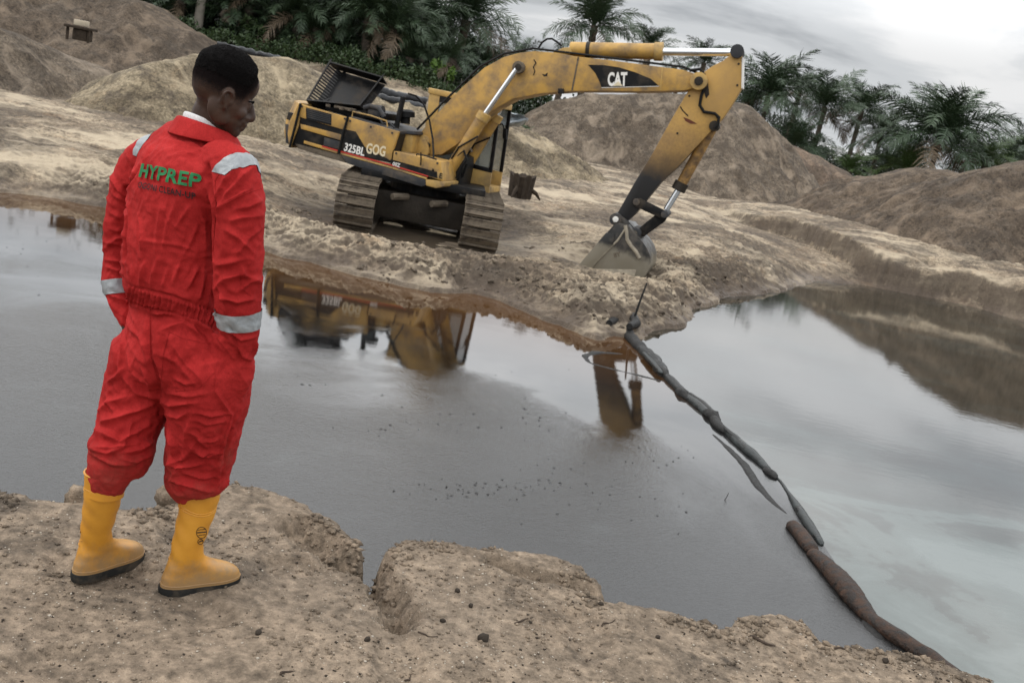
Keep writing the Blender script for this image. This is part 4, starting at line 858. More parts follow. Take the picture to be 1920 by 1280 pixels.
# the man himself
man = bpy.data.objects.new('person', bpy.data.meshes.new('person')); col.objects.link(man)
tag(man, 'man in red coveralls and yellow boots, back turned, hands in pockets', 'person')
cov = link('coverall', cov_me, M_red_cloth, man, smooth=True)
bvh = BVHTree.FromPolygons([v.co[:] for v in cov_me.vertices], [tuple(p.vertices) for p in cov_me.polygons])

# ---- head and body, one continuous skin
def skin_mat():
    m, nt, b = new_mat('dark_skin')
    n = TEX(nt, 14, 6, .6); at = nt.nodes.new('ShaderNodeAttribute'); at.attribute_name = 'stubble'
    cc = MIX(nt, RAMP(nt, n, [(.35, 0.), (.65, 1.)]), (.036, .019, .013), (.062, .034, .023))
    dots = RAMP(nt, TEX(nt, 330, 2, .5), [(.42, 0.), (.60, 1.)])
    cc = MIX(nt, MA(nt, 'SUBTRACT', MA(nt, 'MULTIPLY', at.outputs['Fac'], 1.55), MA(nt, 'MULTIPLY', MA(nt, 'SUBTRACT', 1.0, dots), .55), clamp=True), cc, (.008, .006, .006))
    nt.links.new(cc, b.inputs['Base Color']); b.inputs['Roughness'].default_value = .45; b.inputs['Specular IOR Level'].default_value = .32
    nt.links.new(MA(nt, 'MULTIPLY', MA(nt, 'SUBTRACT', 1.0, at.outputs['Fac'], clamp=True), .3), b.inputs['Specular IOR Level']); nt.links.new(MA(nt, 'ADD', .45, MA(nt, 'MULTIPLY', at.outputs['Fac'], .4)), b.inputs['Roughness'])
    b.inputs['Subsurface Weight'].default_value = .05; b.inputs['Subsurface Radius'].default_value = (.01, .004, .002); b.inputs['Subsurface Scale'].default_value = .3
    BUMP(nt, b, TEX(nt, 170, 4, .6), .25, .002); return m
M_skin = skin_mat()
HO = W(424, 153, 3.075)
hyaw = math.radians(64); hp = math.radians(15)
Hf = Vector((math.sin(hyaw)*math.cos(hp), math.cos(hyaw)*math.cos(hp), -math.sin(hp))); Hs = Hf.cross(Vector((0.02, 0, 1))).normalized(); Hu = Hs.cross(Hf).normalized()
def HD(f, u, s=0): return HO+Hf*f+Hu*u+Hs*s
def ell(mb, c, r, n=18, tilt=0):
    base = len(mb.v); m = n//2
    for i in range(m+1):
        th = math.pi*i/m
        for k in range(n):
            ph = 2*math.pi*k/n; f = r[0]*math.sin(th)*math.cos(ph); s = r[2]*math.sin(th)*math.sin(ph); u = r[1]*math.cos(th)
            if tilt: f, u = f*math.cos(tilt)-u*math.sin(tilt), f*math.sin(tilt)+u*math.cos(tilt)
            mb.v.append(tuple(HD(c[0]+f, c[1]+u, c[2]+s)))
    for i in range(m):
        for k in range(n): k2 = (k+1) % n; mb.f.append((base+i*n+k, base+i*n+k2, base+(i+1)*n+k2, base+(i+1)*n+k))
def E_(c, r, tilt=0): mb = MB(); ell(mb, c, r, 18, tilt); return mb
def T_(pts, r, n=10): mb = MB(); mb.tube([HD(*p) for p in pts], r, n); return mb
hb = [E_((-.004, .000, 0), (.097, .094, .076)), E_((-.026, -.018, 0), (.070, .070, .068)), E_((.030, -.050, 0), (.062, .078, .062)), E_((.046, -.095, 0), (.046, .042, .048)), E_((.070, -.130, 0), (.026, .020, .024)), E_((.052, -.10, 0), (.036, .045, .044)),
      E_((.062, .012, 0), (.036, .045, .055)), E_((.080, -.030, 0), (.014, .011, .046)), E_((.066, -.068, .036), (.022, .022, .020)), E_((.066, -.068, -.036), (.022, .022, .020)),
      T_([(.090, -.030, 0), (.100, -.050, 0), (.112, -.070, 0)], [.010, .012, .013]), E_((.108, -.072, 0), (.014, .012, .014)), E_((.094, -.076, .013), (.012, .009, .010)), E_((.094, -.076, -.013), (.012, .009, .010)),
      E_((.086, -.090, 0), (.016, .014, .026)), E_((.096, -.098, 0), (.011, .0075, .021)), E_((.093, -.111, 0), (.011, .008, .019)), E_((.078, -.125, 0), (.018, .012, .024)),
      E_((.082, -.043, .031), (.010, .012, .013)), E_((.082, -.043, -.031), (.010, .012, .013))]
for s in (-1, 1):
    hb += [E_((.012, -.098, s*.046), (.034, .030, .016), -.35), E_((.0, -.070, s*.052), (.035, .05, .014))]
    # ear: helix rim, lobe, bowl
    e0 = [(.010, -.066, .067), (-.001, -.052, .076), (-.005, -.034, .082), (.004, -.021, .083), (.018, -.024, .077), (.023, -.036, .070)]
    hb.append(T_([(f, u, s*q) for f, u, q in e0], [.0065, .006, .0055, .0052, .0055, .005], 8))
    hb.append(E_((.014, -.070, s*.068), (.008, .010, .006))); hb.append(E_((.010, -.045, s*.067), (.014, .024, .007))); hb.append(E_((.006, -.042, s*.073), (.005, .012, .004))); hb.append(E_((.024, -.052, s*.066), (.005, .008, .006)))
nk = MB(); chain(nk, [(HD(-.020, -.040), .050, .052, Hs), (W(406, 197, 3.085), .053, .062, Hs), (W(397, 224, 3.09), .055, .064, Hs), (W(388, 250, 3.10), .070, .066, L_b), (W(378, 282, 3.10), .11, .08, L_b)])
mb2 = MB(); ids = lambda c, k, kd: [(p[0], p[1]*k, p[2]*kd, p[3]) for p in c]
bp = [nk]
for c, k in ((torso[1:], .82), (arm_l[:-1], .72), (leg_l[:5], .74), (leg_r[:5], .74), (arm_r[:-1], .62)):
    mb = MB(); chain(mb, ids(c, k, k)); bp.append(mb)
def limb(pts, rr): mb = MB(); chain(mb, [(p, r, r*.9, X_) for p, r in zip(pts, rr)], 14, 3); bp.append(mb)
def hand(wr, dirv, side, thumb_dir):
    d = dirv.normalized(); s = side.normalized(); n = d.cross(s).normalized()
    limb([wr-d*.05, wr, wr+d*.05, wr+d*.085], [.028, .026, .034, .030])
    for k, (o_, ln) in enumerate(((-.028, .066), (-.010, .078), (.009, .073), (.026, .055))):
        b_ = wr+d*.075+s*o_; limb([b_, b_+d*ln*.4+n*.008, b_+d*ln*.75+n*.022, b_+d*ln+n*.038], [.0095, .009, .0085, .007])
    t = wr+d*.03+thumb_dir.normalized()*.026; limb([t, t+thumb_dir.normalized()*.02+d*.03, t+thumb_dir.normalized()*.024+d*.058], [.011, .0105, .009])
hand(W(452, 676, 3.0), W(415, 735, 3.05)-W(452, 676, 3.0), F_b, F_b-L_b*.2)
hand(W(242, 608, 3.17), W(262, 650, 3.15)-W(242, 608, 3.17), F_b, F_b+L_b*.2)
limb([arm_r[-2][0], W(459, 662, 2.978), W(453, 676, 3.0)], [.034, .028, .027])
skin_me = remesh(bp+hb, .0042, 'person', 5)
man.data = skin_me; skin_me.materials.append(M_skin)
skin_me.polygons.foreach_set('use_smooth', np.ones(len(skin_me.polygons), bool))
PS = vcos(skin_me).astype(float); rel = PS-np.array(HO); hf = rel@np.array(Hf); hu = rel@np.array(Hu); hs = rel@np.array(Hs)
# hair: everything above a sloping hairline; the sides fade out in stubble
line = hu-(.004+.0*hf)-np.where(hf > .055, 2.0*(hf-.055), 0)-.12*np.minimum(hf, 0)*0
sk = sstep(-.075, -.010, line)*(hu > -.10)*(np.abs(hs) < .082)*(hf < .085)
ed = np.hypot((hf-.010)/.021, (hu+.043)/.031); earm = (np.abs(hs) > .0655) & (ed < 1.0); sk = sk*np.where(np.abs(hs) > .06, sstep(.95, 1.15, ed), 1)
at_ = skin_me.attributes.new('stubble', 'FLOAT', 'POINT'); at_.data.foreach_set('value', sk.astype(np.float32))
nn = np.empty(len(PS)*3, np.float32); skin_me.vertices.foreach_get('normal', nn); nn = nn.reshape(-1, 3)
hv_ = (line > .006) & (hu > -.03) & ~earm
fi = [tuple(p.vertices) for p in skin_me.polygons if all(hv_[v] for v in p.vertices)]
fi = np.array(fi); u_, inv = np.unique(fi, return_inverse=True); fi = inv.reshape(fi.shape)
hp_ = PS[u_]; hn = nn[u_]; hl = line[u_]
th = .0004+.0105*sstep(0, .05, hl)
nz = np.array([mnoise.noise(Vector(p)*420)+.5*mnoise.noise(Vector(p)*200) for p in hp_])
hair_me = mesh_np('hair', hp_+hn*(th*(1+.22*nz))[:, None]+hn*(.0010*nz*sstep(0, .01, hl))[:, None], fi)
def hair_mat():
    m, nt, b = new_mat('black_hair'); b.inputs['Base Color'].default_value = (.007, .006, .006, 1); b.inputs['Roughness'].default_value = .75; b.inputs['Specular IOR Level'].default_value = .08
    BUMP(nt, b, TEX(nt, 420, 3, .7), 1.0, .005); return m
M_hair = hair_mat(); cand = np.nonzero((line > -.040) & (hu > -.06) & (np.abs(hs) < .085) & (ed > 1.1) & (hf < .088))[0]; pk = rng.choice(cand, min(len(cand), 5200), replace=False); pr = sstep(-.040, .012, line[pk])**1.6; pk = pk[rng.uniform(0, 1, len(pk)) < pr]; hair = link('hair', hair_me, M_hair, man, smooth=True)
lk = line[pk]; off = .0002+.0105*sstep(0, .05, lk); szc = .0011+.0016*sstep(-.02, .03, lk); cpos = PS[pk]+nn[pk]*off[:, None]; kk_ = rng.normal(0, 1, (len(pk), 6, 3))*.25
Vc = (cpos[:, None, :]+(np.array([(1, 0, 0), (-1, 0, 0), (0, 1, 0), (0, -1, 0), (0, 0, 1), (0, 0, -1)], float)[None]+kk_)*szc[:, None, None]).reshape(-1, 3); Fc = (np.array([(0, 2, 4), (2, 1, 4), (1, 3, 4), (3, 0, 4), (2, 0, 5), (1, 2, 5), (3, 1, 5), (0, 3, 5)])[None]+(np.arange(len(pk))*6)[:, None, None]).reshape(-1, 3)
tag(link('hair_curls', mesh_np('hair_curls', Vc, Fc), M_hair, man), kind='stuff')
eyes = []
for s in (-1, 1):
    eb = MB(); ell(eb, (.0815, -.043, s*.031), (.0095, .0095, .0095), 14); eb.build('eye', simple('eye_white', (.30, .26, .23), .25), man, smooth=True)
    br = MB(); br.tube([HD(.094, -.026, s*.012), HD(.092, -.022, s*.028), HD(.076, -.026, s*.046)], [.003, .004, .002], 6); br.build('eyebrow', M_hair, man, smooth=True)
# ---- collar and undershirt
def ringstrip(name, mat, rows, par, n=48, th=.004, a0=0, a1=2*math.pi, closed=True):
    """rows: list of (centre, rx, ry, tilt vector per sin) -> tube strip with thickness"""
    mb = MB(); m = n if closed else n+1
    R0 = []
    for c, rx, ry, ax, ay, dz in rows:
        R0.append([c+ax*rx*math.cos(a0+(a1-a0)*k/n)+ay*ry*math.sin(a0+(a1-a0)*k/n)+Vector((0, 0, dz(a0+(a1-a0)*k/n))) for k in range(m)])
    V = [p for r in R0 for p in r]; nr = len(R0); f = []
    for i in range(nr-1):
        for k in range(m-(0 if closed else 1)): f.append((i*m+k, i*m+(k+1) % m, (i+1)*m+(k+1) % m, (i+1)*m+k))
    me = bpy.data.meshes.new(name); me.from_pydata([tuple(v) for v in V], [], f); o = link(name, me, mat, par, smooth=True)
    s = o.modifiers.new('thick', 'SOLIDIFY'); s.thickness = th; s.offset = 0; sb = o.modifiers.new('sub', 'SUBSURF'); sb.levels = 1; sb.render_levels = 1; return o
Bk = -F_b       # towards the back
cc0 = W(386, 240, 3.10)
zb = lambda amp: (lambda q: amp*math.sin(q))        # sin>0 is the back
ringstrip('collar', M_red_cloth, [(cc0+Vector((0, 0, -.012)), .076, .074, L_b, Bk, zb(.016)), (cc0+Vector((0, 0, .006)), .080, .078, L_b, Bk, zb(.018)), (cc0+Vector((0, 0, .010)), .088, .086, L_b, Bk, zb(.018)), (cc0+Vector((0, 0, -.012)), .104, .098, L_b, Bk, zb(.010)), (cc0+Vector((0, 0, -.034)), .118, .108, L_b, Bk, zb(.002))], cov, th=.004)
M_tee = cloth_mat('white_cotton', (.66, .66, .66))
ringstrip('undershirt', M_tee, [(cc0+Vector((0, 0, -.01)), .071, .070, L_b, Bk, zb(.016)), (cc0+Vector((0, 0, .014)), .0705, .070, L_b, Bk, zb(.020)), (cc0+Vector((0, 0, .020)), .0665, .066, L_b, Bk, zb(.022))], man, th=.003)
# ---- reflective strips: cut out of the cloth between two planes, lifted a little
def refl_mat():
    m, nt, b = new_mat('silver_tape'); n = TEX(nt, 30, 5, .6, dist=1.)
    nt.links.new(RAMP(nt, n, [(.3, (.20, .215, .225)), (.7, (.30, .32, .33))]), b.inputs['Base Color']); b.inputs['Roughness'].default_value = .5; b.inputs['Metallic'].default_value = .15; BUMP(nt, b, n, .4, .006); return m
M_tape = refl_mat()
covP = vcos(cov_me).astype(float); covF = np.array([tuple(p.vertices)[:4] if len(p.vertices) >= 4 else tuple(p.vertices)+(p.vertices[0],) for p in cov_me.polygons])
def band(name, c, d, half, maxr, mat, lift=.003, extra=None, label=None):
    c = np.array(c); d = np.array(d)/np.linalg.norm(d)
    s = (covP-c)@d; r = np.linalg.norm(covP-c-s[:, None]*d, axis=1)
    ok = (np.abs(s) < half+.012) & (r < maxr)
    fs = [p for p in cov_me.polygons if all(ok[v] for v in p.vertices)]
    bm = bmesh.new(); mp = {}
    for p in fs:
        vs_ = []
        for v in p.vertices:
            if v not in mp: mp[v] = bm.verts.new(Vector(covP[v])+cov_me.vertices[v].normal*lift)
            vs_.append(mp[v])
        try: bm.faces.new(vs_)
        except ValueError: pass
    for pl, no in ((Vector(c+d*half), Vector(d)), (Vector(c-d*half), Vector(-d)))+tuple(extra or ()):
        bmesh.ops.bisect_plane(bm, geom=bm.verts[:]+bm.edges[:]+bm.faces[:], plane_co=pl, plane_no=no, clear_outer=True)
    me = bpy.data.meshes.new(name); bm.to_mesh(me); bm.free(); o = link(name, me, mat, cov, smooth=True); return o
band('reflective_strip', arm_r[6][0]+Vector((0, 0, .004)), W(452, 640, 2.955)-W(449, 550, 2.94), .027, .092, M_tape)
band('reflective_strip', W(217, 539, 3.21), W(222, 575, 3.19)-W(214, 500, 3.22), .024, .062, M_tape)
Zv = Vector((0, 0, 1))
qa = on(bvh, 431, 306) or W(431, 306, 2.97)
dirr = (L_b*.93+Vector((0, 0, -.30))).normalized()
band('reflective_strip', qa, dirr, .024, .30, M_tape, extra=((qa+Vector((0, 0, -.034)), Vector((0, 0, -1))), (qa+F_b*.16, F_b)))
qb = on(bvh, 264, 272) or W(264, 272, 3.2)
dirl = (L_b*.95+Vector((0, 0, .22))).normalized()
band('reflective_strip', qb, dirl, .025, .30, M_tape, extra=((qb+Vector((0, 0, -.036)), Vector((0, 0, -1))), (qb+F_b*.2, F_b)))
# ---- stitching: thin raised seams following the cloth
def seam(pts, r=.0013, mat=None, name='seam', lift=.0008):
    Q = []
    for a, b in zip(pts[:-1], pts[1:]):
        n_ = max(2, int(math.hypot(b[0]-a[0], b[1]-a[1])/4))
        for k in range(n_): t = k/n_; h = on(bvh, a[0]*(1-t)+b[0]*t, a[1]*(1-t)+b[1]*t); Q.append(h)
    Q.append(on(bvh, *pts[-1])); out_ = []
    for q in Q:
        if q is None: continue
        if out_ and (q-out_[-1]).length > .05: break
        out_.append(q+(CAMV-q).normalized()*lift)
    if len(out_) > 2: return MB().tube(out_, r, 5).build(name, mat or M_red_cloth, cov, smooth=True)
for s_ in (z6((350, 610), (300, 760), (245, 900), (232, 1100), (235, 1290)), z6((840, 690), (740, 850), (745, 1000), (728, 1290)), z7((430, 300), (430, 560), (470, 700)), z7((540, 430), (620, 470), (780, 500)), z7((540, 430), (505, 560), (490, 740)), z7((800, 640), (800, 770), (900, 910), (860, 1020), (820, 1170)), z7((285, 345), (290, 500), (265, 620), (270, 660)), z7((560, 770), (700, 760), (800, 660)), z6((1010, 890), (900, 930), (800, 980)), z7((950, 90), (950, 180), (1010, 230)), z7((250, 330), (285, 345))): seam(s_)
# ---- lettering on the back
M_green = simple('green_print', (.012, .16, .055), .8, var=.25, scale=60); M_print = simple('black_print', (.02, .018, .02), .85, var=.3, scale=60)
def back_text(body, p0, p1, hpx, mat, bold, name='lettering'):
    a = on(bvh, *p0); b = on(bvh, *p1); xd = (b-a).normalized(); nrm2 = (CAMV-(a+b)/2).normalized(); nrm2 = (nrm2-xd*nrm2.dot(xd)).normalized(); yd = nrm2.cross(xd); L = (b-a).length
    cu_ = bpy.data.curves.new(name, 'FONT'); cu_.body = body; cu_.size = 1; cu_.offset = bold; cu_.space_character = 1.06; cu_.resolution_u = 3
    t = bpy.data.objects.new(name, cu_); me = bpy.data.meshes.new_from_object(t); bpy.data.objects.remove(t); bpy.data.curves.remove(cu_)
    X = [v.co.x for v in me.vertices]; w0, w1 = min(X), max(X); hh = max(v.co.y for v in me.vertices)
    bm = bmesh.new(); bm.from_mesh(me); bmesh.ops.triangulate(bm, faces=bm.faces)
    for _ in range(3):
        es = [e for e in bm.edges if e.calc_length() > .11]
        if es: bmesh.ops.subdivide_edges(bm, edges=es, cuts=1); bmesh.ops.triangulate(bm, faces=bm.faces)
    for v in bm.verts:
        p = a+xd*((v.co.x-w0)/(w1-w0)*L)+yd*(v.co.y/hh*hpx/PXM)
        h = bvh.ray_cast(p+nrm2*.3, -nrm2); v.co = (h[0] if h[0] else p)+nrm2*.006
    bm.to_mesh(me); bm.free(); return link(name, me, mat, cov)
back_text('HYPREP', (262, 331), (377, 353), 24, M_green, .03); back_text('OGONI CLEAN-UP', (261, 352), (370, 375), 11, M_print, .015)
# ---- boots
def boot_mat():
    m, nt, b = new_mat('yellow_rubber'); n = TEX(nt, 7, 6, .6); d = RAMP(nt, TEX(nt, 9, 8, .7), [(.60, 0.), (.76, 1.)])
    cc = MIX(nt, RAMP(nt, n, [(.35, 0.), (.65, 1.)]), (.50, .215, .018), (.58, .27, .028)); cc = MIX(nt, MA(nt, 'MULTIPLY', d, .35), cc, (.34, .18, .05)); geo = nt.nodes.new('ShaderNodeNewGeometry'); sp = nt.nodes.new('ShaderNodeSeparateXYZ'); nt.links.new(geo.outputs['Position'], sp.inputs[0]); low = nt.nodes.new('ShaderNodeMapRange'); nt.links.new(MA(nt, 'ADD', sp.outputs[2], MA(nt, 'MULTIPLY', MA(nt, 'SUBTRACT', TEX(nt, 22, 6, .7), .5), .22)), low.inputs[0]); low.inputs[1].default_value = BANK_Z+.13; low.inputs[2].default_value = BANK_Z+.03; cc = MIX(nt, MA(nt, 'MULTIPLY', low.outputs[0], .75), cc, (.20, .145, .085))
    nt.links.new(cc, b.inputs['Base Color']); b.inputs['Roughness'].default_value = .42; BUMP(nt, b, TEX(nt, 16, 3, .5), .25, .01); return m
M_boot = boot_mat(); M_sole = simple('black_sole', (.018, .018, .017), .75, var=.3, scale=20, dirt=(.11, .085, .06), dirt_amt=.5, dscale=14)
def make_boot(heel, toe, top, base_z, hgt, rtop):
    """heel, toe: ground points; top: centre of the opening"""
    d = Vector((toe.x-heel.x, toe.y-heel.y, 0)); L = d.length; d.normalize(); s = Vector((d.y, -d.x, 0))
    rows = []
    def outline(z):
        # (front, back, half width) in boot coordinates measured from the heel
        t = z/hgt
        front = np.interp(z, [0, .018, .04, .062, .080, .096, .115, .14, .18, .26, hgt], [L-.004, L, L+.001, L-.008, L-.034, L-.085, L-.125, L-.15, L-.158, L-.150, L-.143])
        backp = np.interp(z, [0, .02, .05, .09, .13, .2, hgt], [.004, 0, .004, .014, .022, .018, .004])
        hw = np.interp(z, [0, .02, .05, .09, .14, .2, hgt], [.047, .049, .048, .046, .047, .052, rtop])
        return front, backp, hw
    sh = (top-(heel+d*(L*.30)))                       # lean of the shaft
    n = 40
    for z in [0, .008, .018, .026, .035, .045, .055, .064, .072, .080, .088, .098, .110, .125, .14, .16, .18, .2, .22, .24, .26, .28, .3, .32, .34, hgt-.012, hgt-.006, hgt]:
        if z > hgt: continue
        fr, ba, hw = outline(z); rib = 0
        for zr in (.052, .064, .076): rib += .0025*math.exp(-((z-zr)/.003)**2)
        lean = sstep(.08, hgt, z)
        ring = []
        for k in range(n):
            q = 2*math.pi*k/n; c, sn = math.cos(q), math.sin(q)
            ex_ = 2.5 if z < .1 else 2.0
            r = (abs(c)**ex_+abs(sn)**ex_)**(-1/ex_)
            ax = (ba+fr)/2+(fr-ba)/2*c*r; w_ = hw*sn*r
            if z < .1: w_ *= 1-.10*math.exp(-((ax-L*.42)/.05)**2); w_ *= (1+.06*sstep(.5*L, .8*L, ax))
            wr = .0034*math.sin(z*95+ax*40+3*math.sin(q))*float(sstep(.09, .14, z))
            p = heel+d*(ax-(rib if c < -.3 else 0)+wr)+s*(w_*(1+wr*6))+Vector((0, 0, z))
            p = Vector((p.x, p.y, base_z+z))
            tgt = Vector((top.x-(heel.x+d.x*((outline(hgt)[0]+outline(hgt)[1])/2)), top.y-(heel.y+d.y*((outline(hgt)[0]+outline(hgt)[1])/2)), 0))
            p += tgt*float(lean); ring.append(p)
        rows.append((z, ring))
    b = empty('boot', parent=man)
    up = MB(); nn_ = len(rows)
    for z, ring in rows: up.v += [tuple(p) for p in ring]
    k0 = 3
    for i in range(k0, nn_-1):
        for k in range(n): k2 = (k+1) % n; up.f.append((i*n+k, i*n+k2, (i+1)*n+k2, (i+1)*n+k))
    # inner wall at the top
    zt, rt = rows[-1]; cn = sum(rt, Vector())/n; bb = len(up.v); inner = [cn+(p-cn)*.93 for p in rt]; up.v += [tuple(p) for p in inner]+[tuple(p-Vector((0, 0, .08))) for p in inner]
    for k in range(n):
        k2 = (k+1) % n; up.f.append(((nn_-1)*n+k, (nn_-1)*n+k2, bb+k2, bb+k)); up.f.append((bb+k, bb+k2, bb+n+k2, bb+n+k))
    o = up.build('boot_upper', M_boot, b, smooth=True); sb = o.modifiers.new('s', 'SUBSURF'); sb.levels = sb.render_levels = 1
    so_ = MB()
    for z, ring in rows[:4]:
        c_ = sum(ring, Vector())/n; so_.v += [tuple(c_+(p-c_)*1.025+Vector((0, 0, (.004 if z > .02 else 0)))) for p in ring]
    for i in range(3):
        for k in range(n): k2 = (k+1) % n; so_.f.append((i*n+k, i*n+k2, (i+1)*n+k2, (i+1)*n+k))
    so_.f.append(tuple(reversed(range(n)))); so_.f.append(tuple(3*n+k for k in range(n))); so_.build('sole', M_sole, b, smooth=True)
    bv = BVHTree.FromPolygons([Vector(v) for v in up.v], up.f)
    def ringline(zf, r=.0022, part=(0, 1)):
        # raised line round the shaft: zf(q) height
        pts = []
        for k in range(n+1):
            q = part[0]+(part[1]-part[0])*k/n; z = zf(q); i = max(j for j in range(nn_) if rows[j][0] <= z+1e-6); i = min(i, nn_-2); t = (z-rows[i][0])/(rows[i+1][0]-rows[i][0]); kk = q*n
            a = int(kk) % n; f = kk-int(kk); g = lambda j: rows[j][1][a]*(1-f)+rows[j][1][(a+1) % n]*f
            p = g(i)*(1-t)+g(i+1)*t; pts.append(p)
        MB().tube(pts, r, 6, cap=False).build('moulded_line', M_boot, b, smooth=True)
    ringline(lambda q: hgt-.004, .0035); ringline(lambda q: hgt-.062+.006*math.cos(4*math.pi*q), .002); ringline(lambda q: hgt-.070+.006*math.cos(4*math.pi*q), .002)
    ringline(lambda q: .185-.020*math.sin(2*math.pi*(q-.25)*2)**2, .0018, (.55, .95)); ringline(lambda q: .145-.014*math.sin(2*math.pi*(q-.25)*2)**2, .0018, (.52, .98)); ringline(lambda q: .105+.02*math.cos(2*math.pi*(q-.62)), .0018, (.55, .9))
    ringline(lambda q: .040, .0020, (0, 1))
    return b, bv
gz = lambda p: float(bank_z(np.array([p.x]), np.array([p.y]))[0])
hl, tl = Vector(at_z(137, 1082, BANK_Z)), Vector(at_z(249, 1044, BANK_Z)); hr, tr = Vector(at_z(299, 1104, BANK_Z)), Vector(at_z(450, 1082, BANK_Z))
def fix(h, t, L): d = (t-h); d.z = 0; c = h; return c, c+d.normalized()*L
hl, tl = fix(hl, tl, .275); hr, tr = fix(hr, tr, .28)
zl = max(gz(hl), gz(tl), gz((hl+tl)/2))-.014; zr = max(gz(hr), gz(tr), gz((hr+tr)/2))-.014
bl_, bvl = make_boot(hl, tl, W(199, 884, 3.035), zl, W(199, 884, 3.035).z-zl, .066)
br_, bvr = make_boot(hr, tr, W(376, 925, 3.115), zr, W(376, 925, 3.115).z-zr+.02, .064)
def logo(bv, cx_, cy_, rx, ry):
    pts = []
    for k in range(25):
        q = 2*math.pi*k/24; h = bv.ray_cast(CAMV, Vector(ray(cx_+rx*math.cos(q), cy_+ry*math.sin(q))).normalized())[0]
        if h: pts.append(h+(CAMV-h).normalized()*.001)
    if len(pts) > 20: MB().tube(pts, .0011, 5, cap=False).build('boot_emblem', M_print, br_, smooth=True)
    return
logo(bvr, 378, 998, 9.5, 10.5); logo(bvr, 376, 1015, 5, 4.8)
for yy, x0, x1, rr in ((993, 371, 386, .0012), (998, 370, 387, .0022), (1003, 372, 385, .0012), (1015, 373, 379, .0022)):
    pts = [bvr.ray_cast(CAMV, Vector(ray(x0+(x1-x0)*k/4, yy-k*.4)).normalized())[0] for k in range(5)]
    if all(pts): MB().tube([h+(CAMV-h).normalized()*.001 for h in pts], rr, 5).build('boot_emblem', M_print, br_, smooth=True)
# ------------------------------------------------------------------ floating boom, stake and scraps on the pond
def simple_wet(name, c, c2, rough=.3, scale=9, bump=.012):
    m, nt, b = new_mat(name); n = TEX(nt, scale, 7, .65, dist=.6); f = RAMP(nt, n, [(.4, 0.), (.62, 1.)])
    nt.links.new(MIX(nt, f, c, c2), b.inputs['Base Color']); nt.links.new(MA(nt, 'ADD', rough, MA(nt, 'MULTIPLY', f, .25)), b.inputs['Roughness']); b.inputs['Specular IOR Level'].default_value = .22; BUMP(nt, b, TEX(nt, scale*3, 5, .6), .7, bump); return m
M_plast = simple_wet('oiled_plastic', (.007, .007, .007), (.024, .026, .026), .3)
M_plast2 = simple_wet('clear_plastic', (.008, .009, .009), (.038, .044, .044), .25, 6)
M_sorb = simple_wet('oil_soaked_fabric', (.012, .008, .006), (.050, .027, .017), .42, 12, .02)
M_tar = simple_wet('tarry_scum', (.006, .006, .006), (.022, .021, .020), .4, 20, .02)
def P0z(px, py, z=0): return Vector(at_z(px, py, z))
def sausage(name, px, rpx, mat, parent, z=.0, flat=.8, lump=.18, seed=0, n=14, step=.035, wr=.06):
    """a soft tube lying in the water, along pixel points on the water plane; radii in metres"""
    P = [P0z(x, y, z) for x, y in px]; L = [0]
    for a, b in zip(P[:-1], P[1:]): L.append(L[-1]+(b-a).length)
    m = max(8, int(L[-1]/step)); mb = MB(); base = 0; rows = []
    arr = np.array([tuple(p) for p in P]); ts = np.linspace(0, L[-1], m)
    sm = lambda j: np.interp(ts, L, arr[:, j])
    def smooth(a):
        a = a.copy()
        for _ in range(6): a[1:-1] = .25*a[:-2]+.5*a[1:-1]+.25*a[2:]
        return a
    cx_, cy_, cz_ = smooth(sm(0)), smooth(sm(1)), sm(2); rr = np.interp(ts, np.linspace(0, L[-1], len(rpx)), rpx)
    for i in range(m):
        a, b = max(i-1, 0), min(i+1, m-1); d = Vector((cx_[b]-cx_[a], cy_[b]-cy_[a], 0)).normalized(); s = Vector((d.y, -d.x, 0))
        e = ts[i]; endf = min(1, (min(e, L[-1]-e)/(rr[i]*1.1)+.12)); r = rr[i]*math.sqrt(max(.05, 1-(1-endf)**2))*(1+lump*mnoise.noise(Vector((e*5, seed*7.1, 0))))
        for k in range(n):
            q = 2*math.pi*k/n; w_ = 1+wr*mnoise.noise(Vector((e*22, math.cos(q)*2+seed, math.sin(q)*2)))+wr*mnoise.noise(Vector((e*60, math.cos(q)*3, math.sin(q)*3+seed)))
            mb.v.append((cx_[i]+s.x*r*w_*math.cos(q), cy_[i]+s.y*r*w_*math.cos(q), cz_[i]+r*w_*flat*math.sin(q)+r*.25))
    for i in range(m-1):
        for k in range(n): k2 = (k+1) % n; mb.f.append((i*n+k, i*n+k2, (i+1)*n+k2, (i+1)*n+k))
    mb.f.append(tuple(reversed(range(n)))); mb.f.append(tuple((m-1)*n+k for k in range(n)))
    o = mb.build(name, mat, parent, smooth=True); return o
boomr = empty('containment_boom', P0z(1300, 756)); tag(boomr, 'black plastic floating boom knotted in lengths, running out from the stake', 'boom')
def under(o, root): o.parent = root; o.matrix_parent_inverse = root.matrix_world.inverted(); return o
bpy.context.view_layer.update()
def sect(px, r, mat, nm='boom_section', root=boomr, **k): bpy.context.view_layer.update(); o = sausage(nm, px, r, mat, None, **k); under(o, root); return o
sect([(1171, 606), (1175, 628), (1190, 645), (1206, 660)], [.09, .10, .09], M_tar, seed=1)
sect([(1200, 655), (1222, 675), (1245, 702)], [.085, .10, .08], M_plast, seed=2)
sect([(1206, 662), (1226, 684), (1240, 700)], [.03, .04, .03], M_plast2, seed=12, z=.05)
sect([(1240, 698), (1262, 720), (1284, 742)], [.05, .07, .055], M_plast, seed=3)
sect([(1282, 742), (1302, 756), (1330, 780)], [.045, .06, .05], M_plast2, seed=4)
sect([(1290, 738), (1316, 756), (1338, 778)], [.03, .045, .035], M_plast, seed=14)
